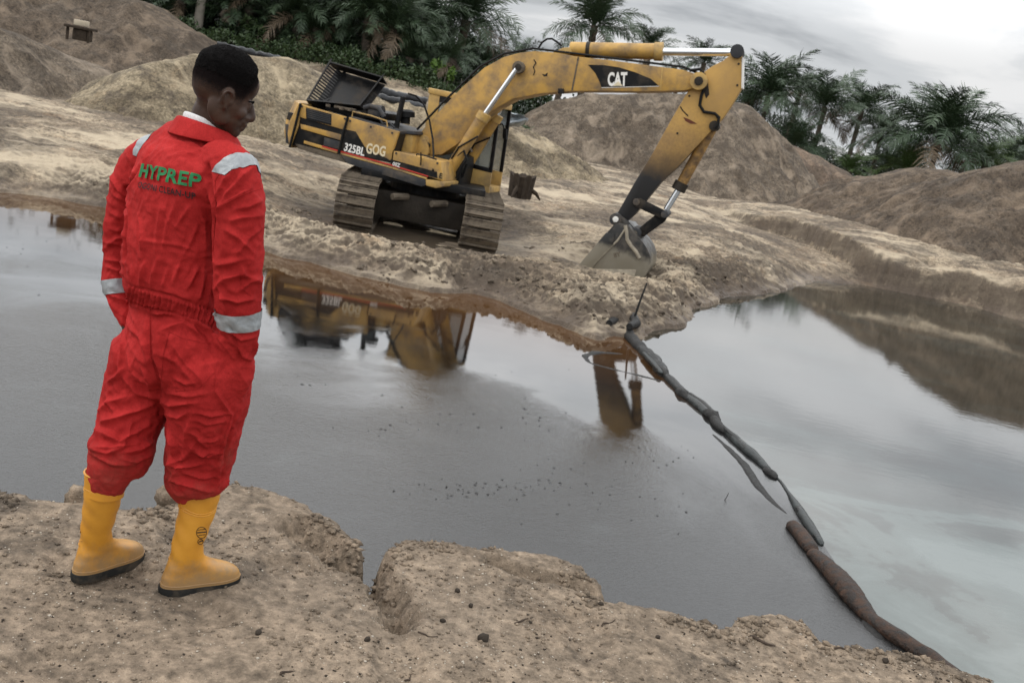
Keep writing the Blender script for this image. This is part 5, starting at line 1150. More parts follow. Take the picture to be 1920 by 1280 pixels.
sect([(1338, 786), (1345, 800), (1360, 812)], [.06, .07, .05], M_tar, seed=5)
sect([(1352, 800), (1385, 832), (1420, 862), (1442, 884)], [.035, .055, .06, .035], M_plast2, seed=6, lump=.12)
sect([(1350, 796), (1380, 822), (1400, 842)], [.022, .03, .02], M_plast, seed=16, z=.03)
for k, (x, y, r) in enumerate(((1240, 700, .085), (1282, 742, .075), (1334, 782, .085), (1352, 804, .06), (1444, 888, .05))): sect([(x-12, y-9), (x, y), (x+12, y+10)], [r*.6, r, r*.6], M_tar, 'knot', seed=20+k, lump=.3, wr=.2)
e_root = tag(sausage('boom_section', [(1452, 892), (1464, 902), (1482, 930), (1506, 970), (1541, 1022)], [.012, .016, .04, .05, .028], M_plast2, None, seed=7, lump=.1), 'flat grey plastic boom length adrift beside the brown sausage boom', 'boom')
sb1 = tag(sausage('absorbent_boom', [(1482, 984), (1500, 1004), (1524, 1038)], [.068, .075, .06], M_sorb, None, seed=8, lump=.15), 'short brown oil soaked sausage boom at the head of the long one', 'boom', 'brown absorbent booms')
sb2 = tag(sausage('absorbent_boom', [(1520, 1036), (1548, 1064), (1580, 1100), (1606, 1134), (1636, 1168), (1676, 1196), (1740, 1236), (1810, 1286)], [.062, .078, .095, .085, .062, .072, .07, .06], M_sorb, None, seed=9, lump=.2), 'long brown oil soaked sausage boom running in under the near bank', 'boom', 'brown absorbent booms')
tag(sausage('oily_strip', [(1334, 814), (1365, 842), (1395, 872), (1420, 912), (1450, 945), (1478, 968)], [.02, .038, .045, .05, .04, .02], M_tar, None, z=-.012, flat=.35, seed=10, lump=.25), 'ragged strip of tarry scum floating alongside the boom', 'oil strip')
tag(sausage('oily_strip', [(1170, 665), (1120, 662), (1095, 668), (1104, 682), (1150, 694), (1200, 706), (1240, 716)], [.02, .05, .05, .03, .035, .03, .035], M_tar, None, z=-.012, flat=.3, seed=11, lump=.4, wr=.2), 'loop of tarry scum on the water below the stake', 'oil strip')
tag(sausage('oily_strip', [(1612, 1150), (1632, 1180), (1655, 1206)], [.025, .05, .04], M_tar, None, z=-.015, flat=.25, seed=17, lump=.3), 'dark scum trapped between the brown boom and the near bank', 'oil strip')
# stake with a dark bundle tied at its foot
sb = at_z(1182, 606, .12); st_top = at_y(1213, 530, sb[1]+.05)
stk = tag(MB().tube([tuple(sb-np.array([0, 0, .3])), tuple((sb+st_top)/2+np.array([.01, 0, .0])), tuple(st_top)], [.022, .018, .012], 8).build('stake', M_tar, None, smooth=True), 'thin dark stake leaning out of the mud spit by the boom end', 'stake')
bp_ = [(1142, 606), (1156, 598), (1170, 594), (1186, 597), (1192, 606), (1180, 612)]
tag(MB().tube([tuple(at_z(x, y, .16)) for x, y in bp_], [.05, .09, .085, .10, .08, .05], 12).build('cloth_bundle', M_tar, None, smooth=True), 'black oily bundle wrapped round the foot of the stake', 'bundle')
# specks afloat on the oil
mb = MB()
for cx_, cy_, sx, sy, n_ in ((880, 915, 60, 12, 46), (1040, 905, 60, 25, 24), (1150, 900, 60, 35, 22), (700, 800, 50, 12, 10), (1000, 780, 40, 10, 10), (560, 720, 30, 8, 8), (1250, 950, 30, 30, 7), (60, 480, 60, 40, 14), (880, 770, 90, 30, 30), (1230, 850, 40, 12, 12)):
    for _ in range(n_):
        p = P0z(random.gauss(cx_, sx), random.gauss(cy_, sy), .004); a_ = random.uniform(0, 6.28); l = random.uniform(.006, .024); w_ = random.uniform(.003, .007)
        mb.add([(p.x+math.cos(a_)*l, p.y+math.sin(a_)*l, .003), (p.x-math.sin(a_)*w_, p.y+math.cos(a_)*w_, .008), (p.x-math.cos(a_)*l, p.y-math.sin(a_)*l, .003), (p.x+math.sin(a_)*w_, p.y-math.cos(a_)*w_, .005)], [(0, 1, 2, 3)])
tag(mb.build('floating_scraps', M_tar), kind='stuff')
tw = P0z(1362, 935); tag(MB().tube([tuple(tw+Vector((-.02, -.03, 0))), tuple(tw+Vector((.0, .0, .025))), tuple(tw+Vector((.012, .02, .06)))], [.004, .004, .002], 6).build('twig', M_tar), 'tiny black twig poking out of the oily water left of the tarry strip', 'twig')
# puddles by the tracks and bucket
def ground_at(x, y): return float(ground_z(np.array([float(x)]), np.array([float(y)]))[0])
m_p, nt_, b_ = new_mat('puddle_water'); b_.inputs['Base Color'].default_value = (.07, .055, .04, 1); b_.inputs['Roughness'].default_value = .04; b_.inputs['IOR'].default_value = 1.45
def puddle(px, py, rx, ry, z):
    c = at_z(px, py, z); pts = []
    for k in range(40): q = 2*math.pi*k/40; r = 1+.3*mnoise.noise(Vector((math.cos(q)*1.3+px, math.sin(q)*1.3, py))); pts.append((c[0]+rx*r*math.cos(q), c[1]+ry*r*math.sin(q)))
    tag(sheet('puddle', pts, m_p, z), kind='structure')
puddle(775, 440, 1.2, 1.5, .135)

# ------------------------------------------------------------------ scraps on the near bank
def clod_mesh(name, seed, sub=2, rough=.35):
    bm = bmesh.new(); bmesh.ops.create_icosphere(bm, subdivisions=sub, radius=1)
    for v in bm.verts: v.co *= 1+rough*mnoise.noise(v.co*1.6+Vector((seed*3.3, 0, 0)))+rough*.5*mnoise.noise(v.co*4+Vector((seed, 5, 0)))
    me = bpy.data.meshes.new(name); bm.to_mesh(me); bm.free(); return me
M_clod_dk = simple('dark_clod', (.045, .036, .028), .95, var=.4, scale=30, bump=.004)
M_stone = simple('pale_stone', (.40, .35, .285), .8, var=.15, scale=9)
def bz(x, y): return float(bank_z(np.array([float(x)]), np.array([float(y)]))[0])
CL = [(906, 1203, .019, 'dark crumbly clod lying alone in the middle of the near bank'), (882, 1138, .009, 'small dark clod near the erosion notch'), (857, 1109, .010, 'small dark clod right of the erosion notch'), (830, 1165, .009, 'small dark clod below the erosion notch'), (688, 1203, .010, 'small dark clod right of the yellow boots'), (484, 1186, .010, 'small dark clod just below the right boot'), (1126, 1135, .010, 'dark clod close to the slumped edge'), (1660, 1237, .012, 'dark clod by the end of the brown boom'), (1232, 1200, .009, 'small dark clod on the bare sand right of the centre')]
for k, (x, y, r, lab) in enumerate(CL):
    p = at_z(x, y, BANK_Z); o = link('dirt_clod', clod_mesh('dirt_clod', k, 2), M_clod_dk, smooth=True); z_ = bz(p[0], p[1])
    o.location = (p[0], p[1], z_+r*.5); o.scale = (r*1.1, r, r*.9); o.rotation_euler = (0, 0, k); tag(o, lab, 'clod', 'dark clods on the near bank')
for k, (x, y, r, h, lab) in enumerate([(150, 930, .045, .05, 'pale sand clump on the bank edge behind the left boot'), (322, 930, .055, .06, 'crusted sand clump on the bank edge behind the right boot'), (1423, 1138, .018, .03, 'upright sand nub on the bank edge near the brown boom'), (708, 1068, .03, .03, 'crumbled sand lump wedged in the erosion notch'), (685, 1075, .02, .02, 'small sand lump beside the one wedged in the notch')]):
    p = at_z(x, y, BANK_Z); o = link('sand_clump', clod_mesh('sand_clump', 40+k, 3, .4), M_bank, smooth=True); o.location = (p[0], p[1], bz(p[0], p[1])+.005 if bz(p[0], p[1]) > .8 else BANK_Z-.03); o.scale = (r*1.2, r, h); tag(o, lab, 'sand clump')
M_twig = simple('dry_twig', (.055, .040, .030), .9, var=.3, scale=30)
TW = [((1403, 1193), (1452, 1208), .006, 'thick dark twig lying near the sand nub'), ((962, 1172), (1000, 1166), .003, 'thin curved twig in the middle of the bank'), ((780, 1188), (822, 1197), .0025, 'hair thin twig above the lone dark clod'), ((524, 1266), (545, 1264), .004, 'short twig at the bottom of the bank'), ((1565, 1205), (1600, 1212), .004, 'twig beside the brown boom end'), ((1128, 1176), (1150, 1165), .003, 'twig right of the curved one'), ((760, 1270), (775, 1258), .003, 'short twig at the frame bottom'), ((1095, 1245), (1108, 1232), .003, 'stubby twig on the lower sand')]
for (a, b, r, lab) in TW:
    p, q = at_z(*a, BANK_Z), at_z(*b, BANK_Z); n_ = 6; pts = []
    for k in range(n_): t = k/(n_-1); x_, y_ = p[0]*(1-t)+q[0]*t, p[1]*(1-t)+q[1]*t; pts.append((x_+.006*math.sin(t*5+a[0]), y_+.006*math.cos(t*4+a[1]), bz(x_, y_)+r*.9+.003*math.sin(t*7)))
    tag(MB().tube(pts, [r, r*1.1, r, r*.9, r*.8, r*.4], 6).build('twig', M_twig, smooth=True), lab, 'twig', 'twigs on the near bank')
for k, (x, y) in enumerate([(1788, 1240), (1816, 1247), (884, 1010)]):
    p = at_z(x, y, BANK_Z); z_ = bz(p[0], p[1])
    tag(MB().tube([(p[0], p[1], z_-.01), (p[0]+.004, p[1], z_+.02), (p[0]+.012-.02*(k % 2), p[1], z_+.045)], [.003, .0025, .0012], 5).build('grass_stalk', M_twig, smooth=True), ['dead stalk standing on the bank edge by the milky water', 'second dead stalk standing by the milky water', 'single dead stalk on the bank edge in front of the oil', 'pale stalk at the foot of the sand nub'][k], 'stalk', 'dead stalks on the bank edge')
# pebbles and grit: nobody could count them
oct_v = np.array([(1, 0, 0), (-1, 0, 0), (0, 1, 0), (0, -1, 0), (0, 0, 1), (0, 0, -1), ], float); oct_f = np.array([(0, 2, 4), (2, 1, 4), (1, 3, 4), (3, 0, 4), (2, 0, 5), (1, 2, 5), (3, 1, 5), (0, 3, 5)])
def scatter(name, xs, ys, zs, sizes, mat, flat=.6, jag=.3, kind='stuff', sub=False):
    bvv, bff = oct_v, oct_f
    if sub:
        bm = bmesh.new(); bmesh.ops.create_icosphere(bm, subdivisions=1, radius=1); bvv = np.array([v.co[:] for v in bm.verts]); bff = np.array([[v.index for v in f.verts] for f in bm.faces]); bm.free()
    n = len(xs); k = len(bvv); th_ = rng.uniform(0, 6.28, n); c, s = np.cos(th_), np.sin(th_)
    B = bvv[None]*(1+jag*rng.uniform(-1, 1, (n, k, 1)))*sizes[:, None, None]*np.stack([np.ones(n), rng.uniform(.6, 1, n), flat*rng.uniform(.6, 1.2, n)], -1)[:, None, :]
    V = np.stack([B[..., 0]*c[:, None]-B[..., 1]*s[:, None]+xs[:, None], B[..., 0]*s[:, None]+B[..., 1]*c[:, None]+ys[:, None], B[..., 2]+zs[:, None]], -1).reshape(-1, 3)
    F = (bff[None]+(np.arange(n)*k)[:, None, None]).reshape(-1, 3); o = link(name, mesh_np(name, V, F), mat); return tag(o, kind=kind)
def bank_scatter(name, n, s0, s1, mat, y0=2.0, y1=4.8, pw=2.0, edge=None):
    xs = rng.uniform(-2.6, 3.2, n*6); ys = y0+(y1-y0)*rng.uniform(0, 1, n*6); d = -poly_sd(xs, ys, BANK_POLY); cl_ = fbm(xs*2.2, ys*2.2, 3, 91); k = (d > .03) & (cl_ > rng.uniform(-.5, .25, len(xs))) if not edge else (d > -.06) & (d < edge) & (cl_ > -.05); xs, ys = xs[k][:n], ys[k][:n]
    sz = s0+(s1-s0)*rng.uniform(0, 1, len(xs))**(pw+1.5); scatter(name, xs, ys, bank_z(xs, ys)+sz*.15, sz, mat)
bank_scatter('pale_pebbles', 4000, .0013, .0075, M_stone); bank_scatter('dark_grit', 4000, .0014, .008, M_clod_dk); bank_scatter('sand_crumbs', 12000, .0018, .013, M_bank, pw=2.5); bank_scatter('edge_crumbs', 7000, .003, .026, M_bank, pw=1.6, edge=.16)
# churned mud clods along the far shore
n = 9000; xs = rng.uniform(-9, 8, n); ys = rng.uniform(12.5, 22, n); d = poly_sd(xs, ys, POND); g_ = fbm(xs*.6, ys*.6, 3, 77); k = (d > .15) & (d < 5.0) & (g_+.30*sstep(3.5, .8, d)-.5*sstep(-5, -8, xs) > .10) & (np.hypot((xs-EX_O.x)/2.2, (ys-EX_O.y)/2.6) > 1.0); xs, ys, d = xs[k], ys[k], d[k]
sz = (.015+.06*rng.uniform(0, 1, len(xs))**3); M_mudclod = dirt_mat('churned_mud', pal=((.26, .21, .155), (.17, .135, .10), (.09, .07, .055)), orange=.1, s=2.0)
scatter('mud_clods', xs, ys, ground_z(xs, ys)-sz*.1, sz, M_mudclod, flat=.7, jag=.5, sub=True)
# ------------------------------------------------------------------ vegetation
def leaf_mat(name, c0, c1, tr=.25):
    m, nt, b = new_mat(name); oi = nt.nodes.new('ShaderNodeObjectInfo'); geo = nt.nodes.new('ShaderNodeNewGeometry')
    n = TEX(nt, .9, 3, .5, vec=geo.outputs['Position'])
    f = MA(nt, 'ADD', MA(nt, 'MULTIPLY', oi.outputs['Random'], .4), MA(nt, 'MULTIPLY', n, .6))
    nt.links.new(MIX(nt, f, c0, c1), b.inputs['Base Color']); b.inputs['Roughness'].default_value = .5; b.inputs['Specular IOR Level'].default_value = .35
    return m
M_frond = leaf_mat('palm_green', (.014, .030, .014), (.054, .084, .040)); M_frond_y = leaf_mat('young_palm_green', (.035, .065, .018), (.08, .125, .035)); M_dead = leaf_mat('dead_frond', (.10, .072, .045), (.16, .12, .08))
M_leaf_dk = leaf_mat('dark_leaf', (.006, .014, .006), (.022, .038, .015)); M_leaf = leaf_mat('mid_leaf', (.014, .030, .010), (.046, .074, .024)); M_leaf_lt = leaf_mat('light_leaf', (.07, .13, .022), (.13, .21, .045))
M_trunk = simple('palm_trunk', (.085, .070, .055), .95, var=.35, scale=7, bump=.05); M_bark = simple('pale_bark', (.20, .18, .15), .9, var=.3, scale=3, bump=.03)
def frond_mesh(seed, droop, L=4.0, nl=46):
    r = random.Random(seed); V = []; F = []
    pts = []; p = Vector((0, 0, 0)); a = 0; N_ = 26
    for i in range(N_+1):
        t = i/N_; pts.append(p.copy()); a = -droop*(t**1.5); p = p+Vector((math.cos(a), 0, math.sin(a)))*(L/N_)
    for i, q in enumerate(pts):
        w = .045*(1-i/N_)+.008; V += [tuple(q+Vector((0, -w, 0))), tuple(q+Vector((0, w, 0)))]
        if i: F.append((2*i-2, 2*i-1, 2*i+1, 2*i))
    for side in (-1, 1):
        for j in range(nl):
            t = .10+.90*j/nl; k = t*N_; i = min(int(k), N_-1); q = pts[i].lerp(pts[i+1], k-i); tan = (pts[i+1]-pts[i]).normalized()
            ln = L*(.24*math.sin(math.pi*min(1, t*.80+.15))**.8+.03)*r.uniform(.8, 1.15)
            up = Vector((-tan.z, 0, tan.x)); lift = r.uniform(-.5, .55)
            d = (Vector((0, side, 0))*.8+tan*(.55+.3*t)+up*lift).normalized(); d2 = (d+Vector((0, 0, -1))*r.uniform(.35, .9)).normalized()
            wv_ = tan*(.036*L/4*r.uniform(.8, 1.25)); m1 = q+d*ln*.5; m2 = m1+d2*ln*.55
            b = len(V); V += [tuple(q-wv_*.6), tuple(q+wv_*.6), tuple(m1+wv_), tuple(m1-wv_), tuple(m2+wv_*.12)]; F += [(b, b+1, b+2, b+3), (b+3, b+2, b+4)]
    me = bpy.data.meshes.new('frond'); me.from_pydata(V, [], F); return me
FR = {}
for key, mt in (('g', M_frond), ('y', M_frond_y), ('d', M_dead)):
    FR[key] = []
    for s_ in range(4 if key != 'd' else 2):
        me = frond_mesh(s_*7+3, (.75, 1.1, 1.45, 1.75)[s_] if key != 'd' else 1.5+.3*s_); me.materials.append(mt); FR[key].append(me)
def trunk_mesh(h, r, seed):
    mb = MB(); n = max(5, int(h/.22)); pts = []; rr = []
    for i in range(n+1): t = i/n; pts.append((.12*math.sin(t*2+seed), .10*math.cos(t*1.7+seed)-.1, h*t-.3*(1-t))); rr.append(r*(1.25-.25*min(1, t*4))*(1+(.16 if i % 2 else -.06))*(1+.5*max(0, t-.8)))
    mb.tube(pts, rr, 9); return mb, pts[-1]
def palm(px, py, D, rpx, label, key='g', nf=30, group='oil palms beyond the sand heaps', zmin=1.2, up=1.0):
    c = at_y(px, py, D); g = ground_at(c[0], c[1]); h = max(zmin, c[2]-g); root = empty('palm_tree', (c[0], c[1], g)); tag(root, label, 'palm tree', group)
    Lf = rpx/FPX*D*1.12; sc_ = Lf/4.0; rs = random.Random(int(px*7+py))
    mb, tp = trunk_mesh(h, .22+.04*rs.random(), px); mb.build('trunk', M_trunk, root, smooth=True)
    for i in range(nf):
        t = (i+.5)/nf; az = i*2.39996+rs.uniform(-.25, .25); el = math.radians(84-96*t**1.2)*up+rs.uniform(-.12, .12)
        kk = key; 
        if t > .90 and rs.random() < .55: kk = 'd'
        lst = FR[kk]; me = lst[min(len(lst)-1, int(rs.random()*len(lst)))]
        o = link('frond', me, None, root); s_ = sc_*rs.uniform(.85, 1.12)*(1 if t > .15 else .8)
        o.matrix_local = Matrix.Translation(Vector(tp)+Vector((0, 0, -.25*t))) @ Matrix.Rotation(az, 4, 'Z') @ Matrix.Rotation(-el, 4, 'Y') @ Matrix.Rotation(rs.uniform(-.5, .5), 4, 'X') @ Matrix.Diagonal((s_, s_, s_, 1))
    return root
PALMS = [
    (872, 38, 60, 112, 'tall palm with a thick skirted trunk behind the excavator boom bend', 'g', 38), (1112, 48, 74, 92, 'feathery palm rising over the stick cylinder', 'g', 32), (1222, 86, 82, 56, 'small palm half hidden by the rod of the stick cylinder', 'g', 24), (1322, 118, 117, 58, 'small palm between the boom tip and the large palms', 'g', 24),
    (1440, 178, 98, 92, 'dense palm right behind the top of the excavator stick', 'g', 36), (1545, 200, 103, 84, 'slender palm with bare trunk over the dark soil heap', 'g', 30), (1614, 208, 112, 72, 'palm leaning into its neighbours above the dark soil heap', 'g', 28), (1655, 248, 117, 66, 'lower palm in the gap between two heaps', 'g', 28), (1762, 262, 98, 128, 'broad full crowned palm standing alone over the brown heap', 'g', 44),
    (1918, 282, 125, 56, 'palm cut off by the frame edge on the far side', 'g', 24), (978, 108, 95, 46, 'tiny distant palm just above the boom', 'g', 18), (1700, 318, 98, 60, 'stemless young palm under the broad palm', 'y', 22), (1590, 318, 96, 52, 'stemless young palm beside the dark soil heap', 'y', 22), (1850, 300, 100, 66, 'bushy young palm right of the broad palm', 'y', 24), (1488, 272, 95, 66, 'young palm with low arching fronds behind the large heap', 'g', 26), (1668, 315, 106, 58, 'low dark palm behind the gap between heaps', 'g', 24), (1515, 292, 98, 52, 'low palm peeping over the large heap shoulder', 'g', 22), (1890, 300, 117, 50, 'low palm near the frame edge', 'g', 20),
    (735, 52, 53, 92, 'dark palm in the forest edge above the open hood', 'g', 34), (800, 30, 56, 88, 'dark palm next to the tall skirted one', 'g', 32), (655, 30, 54, 84, 'palm crown hanging over the forest edge', 'g', 30), (560, 20, 53, 84, 'palm in the dark forest left of the open hood', 'g', 30), (470, -10, 53, 84, 'palm high in the forest over the head of the man', 'g', 30), (690, 128, 53, 52, 'low palm in the undergrowth above the hood', 'g', 22), (905, 122, 69, 60, 'low palm at the foot of the tall skirted palm', 'g', 26), (620, 90, 53, 52, 'low palm under the forest edge', 'g', 22), (770, 120, 53, 52, 'small palm in shade behind the hood corner', 'g', 22), (1400, 200, 100, 56, 'dim palm hidden behind the excavator stick', 'g', 22), (1000, 175, 70, 44, 'low palm seen under the boom', 'y', 18),
    (520, 60, 53, 74, 'drooping forest palm left of the open hood', 'g', 30), (600, 55, 53, 76, 'drooping forest palm just left of the hood top', 'g', 30), (430, 20, 53, 74, 'forest palm beside the pale trunk', 'g', 28), (700, 20, 53, 86, 'forest palm leaning toward the sky gap', 'g', 32), (850, 110, 53, 56, 'half grown palm in front of the skirted trunk', 'g', 26), (770, 70, 54, 74, 'forest palm with long arching fronds', 'g', 30), (340, 0, 53, 70, 'forest palm over the steep brown heap', 'g', 26), (1060, 120, 80, 44, 'small palm behind the base of the stick cylinder', 'g', 20), (1270, 150, 120, 40, 'small palm behind the middle of the stick cylinder rod', 'g', 20), (1500, 170, 109, 60, 'tall palm between the dense palm and the slender palm', 'g', 26), (1825, 312, 112, 60, 'dark palm tucked behind the broad palm', 'g', 24), (1712, 310, 114, 60, 'dark low palm left of the broad palm', 'g', 24),
]
for a in PALMS: palm(*a)
def leaf_cloud(n, rad, leaf, seed, clumps=16, flat=.8):
    r = np.random.default_rng(seed); cc = r.normal(0, 1, (clumps, 3)); cc /= np.linalg.norm(cc, axis=1)[:, None]; cc *= (r.uniform(.25, .85, clumps)**.7)[:, None]; rr = r.uniform(.22, .42, clumps)
    ci = r.integers(0, clumps, n); d = r.normal(0, 1, (n, 3)); d /= np.linalg.norm(d, axis=1)[:, None]; p = cc[ci]+d*(rr[ci]*r.uniform(.3, 1, n)**.5)[:, None]
    p = p*np.array([1, 1, flat])*rad; u = r.normal(0, 1, (n, 3)); u[:, 2] *= .6; u /= np.linalg.norm(u, axis=1)[:, None]; v = np.cross(u, r.normal(0, 1, (n, 3))); v /= np.linalg.norm(v, axis=1)[:, None]
    s = leaf*r.uniform(.6, 1.3, n)[:, None]; V = np.stack([p-u*s, p+v*s*.45, p+u*s, p-v*s*.45], 1).reshape(-1, 3); F = np.arange(4*n).reshape(n, 4); return V, F
CROWN = []
for k in range(3):
    V, F = leaf_cloud(5200, np.array([1, 1, 1.0]), .050, 100+k, 22, .85); CROWN.append(mesh_np('crown', V, F))
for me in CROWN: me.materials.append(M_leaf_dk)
def tree(px, py, D, rx, rz, label, k=0, bark=None, group='trees of the dark forest edge'):
    c = at_y(px, py, D); g = ground_at(c[0], c[1]); root = empty('forest_tree', (c[0], c[1], g)); tag(root, label, 'tree', group); h = max(1.5, c[2]-g)
    mb = MB(); mb.tube([(0, 0, -.3), (.1, 0, h*.5), (.05, .1, h+rz*.3)], [.26, .2, .08], 9)
    for q in range(6): a_ = q*1.05; z0 = h*(.55+.07*q); mb.tube([(.08, .03, z0), (.6*rx*math.cos(a_)*.5, .6*rx*math.sin(a_)*.5, z0+rz*.3), (.8*rx*math.cos(a_), .8*rx*math.sin(a_), z0+rz*.55)], [.09, .06, .02], 6)
    mb.build('trunk', bark or M_bark, root, smooth=True)
    o = link('crown', CROWN[k % 3], None, root); o.location = (0, 0, h); o.scale = (rx, rx, rz); o.rotation_euler = (0, 0, px*.37); return root
TREES = [(300, -40, 56, 3.4, 3.6, 'dark leafy tree nearest the top of the brown heap'), (395, -175, 52, 3.4, 4.2, 'dark tree with a pale trunk above the head of the man'), (450, 20, 56, 3.6, 4.2, 'dark bushy tree behind the pale trunk'), (520, -30, 60, 4.0, 4.6, 'tall dark tree in the middle of the forest edge'), (600, 0, 60, 3.8, 4.2, 'dark tree left of the hanging palm crown'), (680, -10, 64, 3.8, 4.0, 'dark tree behind the palms above the hood'), (760, 70, 66, 3.2, 3.2, 'low dark tree behind the forest palms'), (840, 90, 70, 3.0, 2.8, 'low dark tree beside the tall skirted palm'), (350, 40, 60, 3.4, 3.2, 'shaded tree at the back of the forest'), (560, 70, 64, 3.4, 3.0, 'shaded low tree over the black pipe'), (640, 70, 66, 3.4, 3.0, 'shaded low tree beyond the hood'), (1560, 305, 125, 3.6, 2.6, 'rounded dark tree behind the slender palm'), (1660, 315, 128, 3.6, 2.6, 'rounded dark tree behind the gap between heaps'), (1870, 318, 128, 3.8, 2.4, 'rounded dark tree behind the frame edge palm'), (1470, 250, 120, 3.4, 3.0, 'rounded dark tree behind the large heap'), (940, 130, 88, 3.4, 2.6, 'distant dark tree under the boom bend')]
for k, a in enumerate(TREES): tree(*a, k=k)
# bushes one can tell apart
BUSH = []
for k in range(3):
    V, F = leaf_cloud(900, np.array([1, 1, 1.0]), .13, 300+k, 12, .8); me = mesh_np('foliage', V, F); BUSH.append(me)
def bush(px, py, D, r, label, mat, k, hz=1.0):
    c = at_y(px, py, D); g = ground_at(c[0], c[1]); root = empty('bush', (c[0], c[1], g)); tag(root, label, 'bush', 'bushes under the forest edge'); h = max(.4, c[2]-g)
    me = BUSH[k % 3].copy(); me.materials.append(mat); o = link('foliage', me, None, root); o.location = (0, 0, h); o.scale = (r, r, r*hz); o.rotation_euler = (0, 0, px)
    mb = MB()
    for q in range(5): mb.tube([(.1*math.cos(q*1.3), .1*math.sin(q*1.3), -.2), (.3*r*math.cos(q*1.3), .3*r*math.sin(q*1.3), h*.7), (.5*r*math.cos(q*1.3), .5*r*math.sin(q*1.3), h+.2*r)], [.05, .035, .015], 5)
    mb.build('stem', M_bark, root, smooth=True)
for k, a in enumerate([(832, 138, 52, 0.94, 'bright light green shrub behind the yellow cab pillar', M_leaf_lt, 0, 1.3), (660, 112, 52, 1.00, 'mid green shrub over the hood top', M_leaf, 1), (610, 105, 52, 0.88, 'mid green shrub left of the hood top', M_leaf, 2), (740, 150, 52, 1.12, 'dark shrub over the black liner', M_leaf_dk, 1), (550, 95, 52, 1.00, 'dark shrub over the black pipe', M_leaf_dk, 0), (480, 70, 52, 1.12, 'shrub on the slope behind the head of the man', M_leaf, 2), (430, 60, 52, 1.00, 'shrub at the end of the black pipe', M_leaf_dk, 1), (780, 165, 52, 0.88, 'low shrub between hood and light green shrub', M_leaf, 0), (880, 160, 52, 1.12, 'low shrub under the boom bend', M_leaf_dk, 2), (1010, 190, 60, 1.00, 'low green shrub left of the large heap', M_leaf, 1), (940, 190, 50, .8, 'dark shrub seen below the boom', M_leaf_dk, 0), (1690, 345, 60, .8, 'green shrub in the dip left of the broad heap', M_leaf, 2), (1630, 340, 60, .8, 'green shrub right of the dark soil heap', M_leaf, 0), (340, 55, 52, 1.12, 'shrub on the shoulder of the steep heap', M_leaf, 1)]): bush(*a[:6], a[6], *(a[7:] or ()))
# undergrowth: one mass of leaves along the foot of the forest
def undergrowth(x0, x1, D0, D1, n, mat, hgt, leaf, seed):
    r = np.random.default_rng(seed); xs = r.uniform(x0, x1, n); ds = r.uniform(D0, D1, n); cl_ = fbm(xs*.8, ds*.8, 3, seed); h = hgt*np.clip(.35+1.0*cl_+.35, .05, 1.3); zs = ground_z(xs, ds)+h*r.uniform(0, 1, n)**.8
    p = np.stack([xs, ds, zs], -1); u = r.normal(0, 1, (n, 3)); u /= np.linalg.norm(u, axis=1)[:, None]; v = np.cross(u, r.normal(0, 1, (n, 3))); v /= np.linalg.norm(v, axis=1)[:, None]; s = leaf*r.uniform(.5, 1.4, n)[:, None]
    V = np.stack([p-u*s, p+v*s*.5, p+u*s, p-v*s*.5], 1).reshape(-1, 3); tag(link('undergrowth', mesh_np('undergrowth', V, np.arange(4*n).reshape(n, 4)), mat), kind='stuff')
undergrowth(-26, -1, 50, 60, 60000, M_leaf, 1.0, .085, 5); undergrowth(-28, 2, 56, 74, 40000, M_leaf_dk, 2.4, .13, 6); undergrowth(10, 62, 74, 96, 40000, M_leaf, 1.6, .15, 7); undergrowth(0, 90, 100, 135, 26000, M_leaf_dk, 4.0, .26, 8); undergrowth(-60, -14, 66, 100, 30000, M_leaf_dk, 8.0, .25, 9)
# ------------------------------------------------------------------ things left lying round the pit
M_liner = simple_wet('black_liner', (.008, .008, .009), (.045, .048, .052), .28, 2.0, .05)
def gl(px, py, D, dz=.0): c = at_y(px, py, D); return Vector((c[0], c[1], ground_at(c[0], c[1])+dz))
def roll(name, a, b, D, r, label, cat, seed):
    A, B = Vector(at_y(*a, D)), Vector(at_y(*b, D+.3)); n_ = 26; pts = []; rr = []
    for k in range(n_): t = k/(n_-1); p = A.lerp(B, t); pts.append(p+Vector((0, 0, .06*mnoise.noise(Vector((t*9, seed, 0)))))); rr.append(r*(1+.25*mnoise.noise(Vector((t*14, seed, 3)))))
    return tag(MB().tube(pts, rr, 12, sq=.75).build(name, M_liner, smooth=True), label, cat)
roll('liner_roll', (688, 166), (800, 192), 35.2, .20, 'black plastic liner roll lying on the sand behind the engine bay', 'liner roll', 1)
roll('liner_roll', (700, 180), (798, 203), 34.6, .17, 'crumpled black liner lying in front of the other roll', 'liner roll', 2)
roll('pipe', (408, 84), (525, 112), 37, .16, 'black pipe along the slope behind the head of the man', 'pipe', 3)
def sheet_lump(name, px, D, mat, label, cat, zj=.12):
    pts = [at_y(x, y, D) for x, y in px]; c = np.mean(pts, 0); bm = bmesh.new(); top = bm.verts.new(tuple(c+np.array([0, .5, .10])))
    ring = [bm.verts.new(tuple(p)) for p in pts]; bk_ = [bm.verts.new((p[0], p[1]+1.2, p[2]-.1)) for p in pts]
    for i in range(len(ring)): j = (i+1) % len(ring); bm.faces.new((ring[i], ring[j], top)); bm.faces.new((ring[j], ring[i], bk_[i], bk_[j]))
    bmesh.ops.subdivide_edges(bm, edges=bm.edges[:], cuts=3, use_grid_fill=True)
    for v in bm.verts: v.co += Vector((mnoise.noise(v.co*3), mnoise.noise(v.co*3+Vector((5, 0, 0))), mnoise.noise(v.co*3+Vector((0, 7, 0)))))*zj
    me = bpy.data.meshes.new(name); bm.to_mesh(me); bm.free(); return tag(link(name, me, mat, smooth=True), label, cat)
M_tarp = simple_wet('pale_tarp', (.20, .23, .25), (.42, .45, .47), .4, 3, .04)
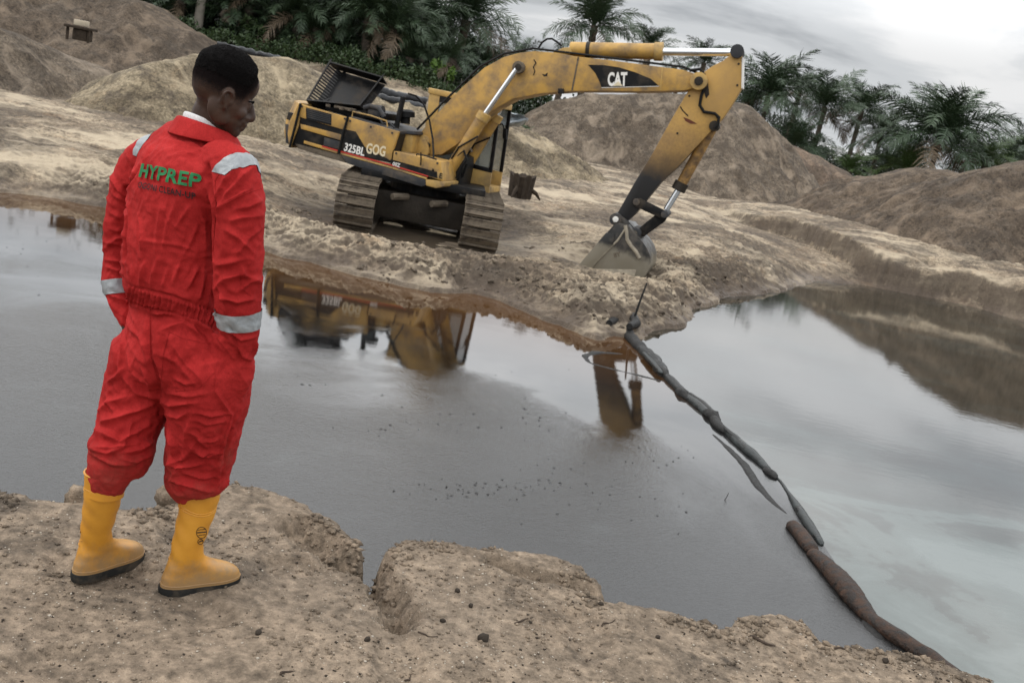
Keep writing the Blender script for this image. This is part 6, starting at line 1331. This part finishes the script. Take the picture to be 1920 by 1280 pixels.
sheet_lump('tarpaulin', [(930, 216), (945, 210), (972, 212), (990, 221), (975, 230), (945, 234), (932, 230)], 33, M_tarp, 'pale blue grey sheet crumpled on the sand in front of the cab', 'tarpaulin', .08)
# dark stump half buried right of the cab
c = at_z(978, 345, .9); D_ = 25.0; c = at_y(978, 345, D_); stp = empty('tree_stump', tuple(c)); tag(stp, 'dark hollow stump sticking out of the sand right of the cab', 'stump')
mb = MB(); n_ = 18; R0 = []; R1 = []; R2 = []
for k in range(n_):
    q = 2*math.pi*k/n_; r = .26*(1+.15*math.sin(3*q)+.1*math.sin(7*q)); R0.append((r*1.0*math.cos(q), r*math.sin(q), -.35)); R1.append((r*1.15*math.cos(q), r*1.15*math.sin(q), .22+.05*math.sin(5*q))); R2.append((r*.8*math.cos(q), r*.8*math.sin(q), .20+.04*math.sin(5*q)))
mb.loft(R0, R1, cap=False); mb.loft(R1, R2, cap=False); mb.loft(R2, [(x*.8, y*.8, -.1) for x, y, z in R2], cap=True)
M_stump = simple('burnt_wood', (.040, .030, .022), .9, var=.4, scale=9, bump=.03); mb.build('stump_wall', M_stump, stp, smooth=False)
for q in (.3, 2.0, 4.4): MB().tube([(.24*math.cos(q), .24*math.sin(q), -.1), (.42*math.cos(q), .42*math.sin(q), -.18), (.55*math.cos(q), .55*math.sin(q), -.32)], [.07, .05, .02], 7).build('root', M_stump, stp, smooth=True)
# rusty stand with a pale box on the left heap
c = at_y(152, 64, 29.0); rs_ = empty('metal_stand', tuple(c)); tag(rs_, 'rusty dark stand with a pale box on top, half sunk in the left sand heap', 'stand')
s_ = 29/FPX
MB().box((-11*s_, -.15, 14*s_), (10*s_, .15, 24*s_)).build('pale_box', simple('pale_cover', (.42, .36, .27), .8), rs_, bevel=.02)
MB().box((-24*s_, -.3, 8*s_), (22*s_, .3, 13*s_)).build('top_plate', M_stump, rs_, bevel=.02)
MB().box((-10*s_, -.22, -12*s_), (16*s_, .22, 8*s_)).build('housing', M_stump, rs_, bevel=.04)
for x in (-20, 19): MB().box((x*s_-.03, -.2, -14*s_), (x*s_+.03, -.14, 8*s_)).build('leg', M_stump, rs_)
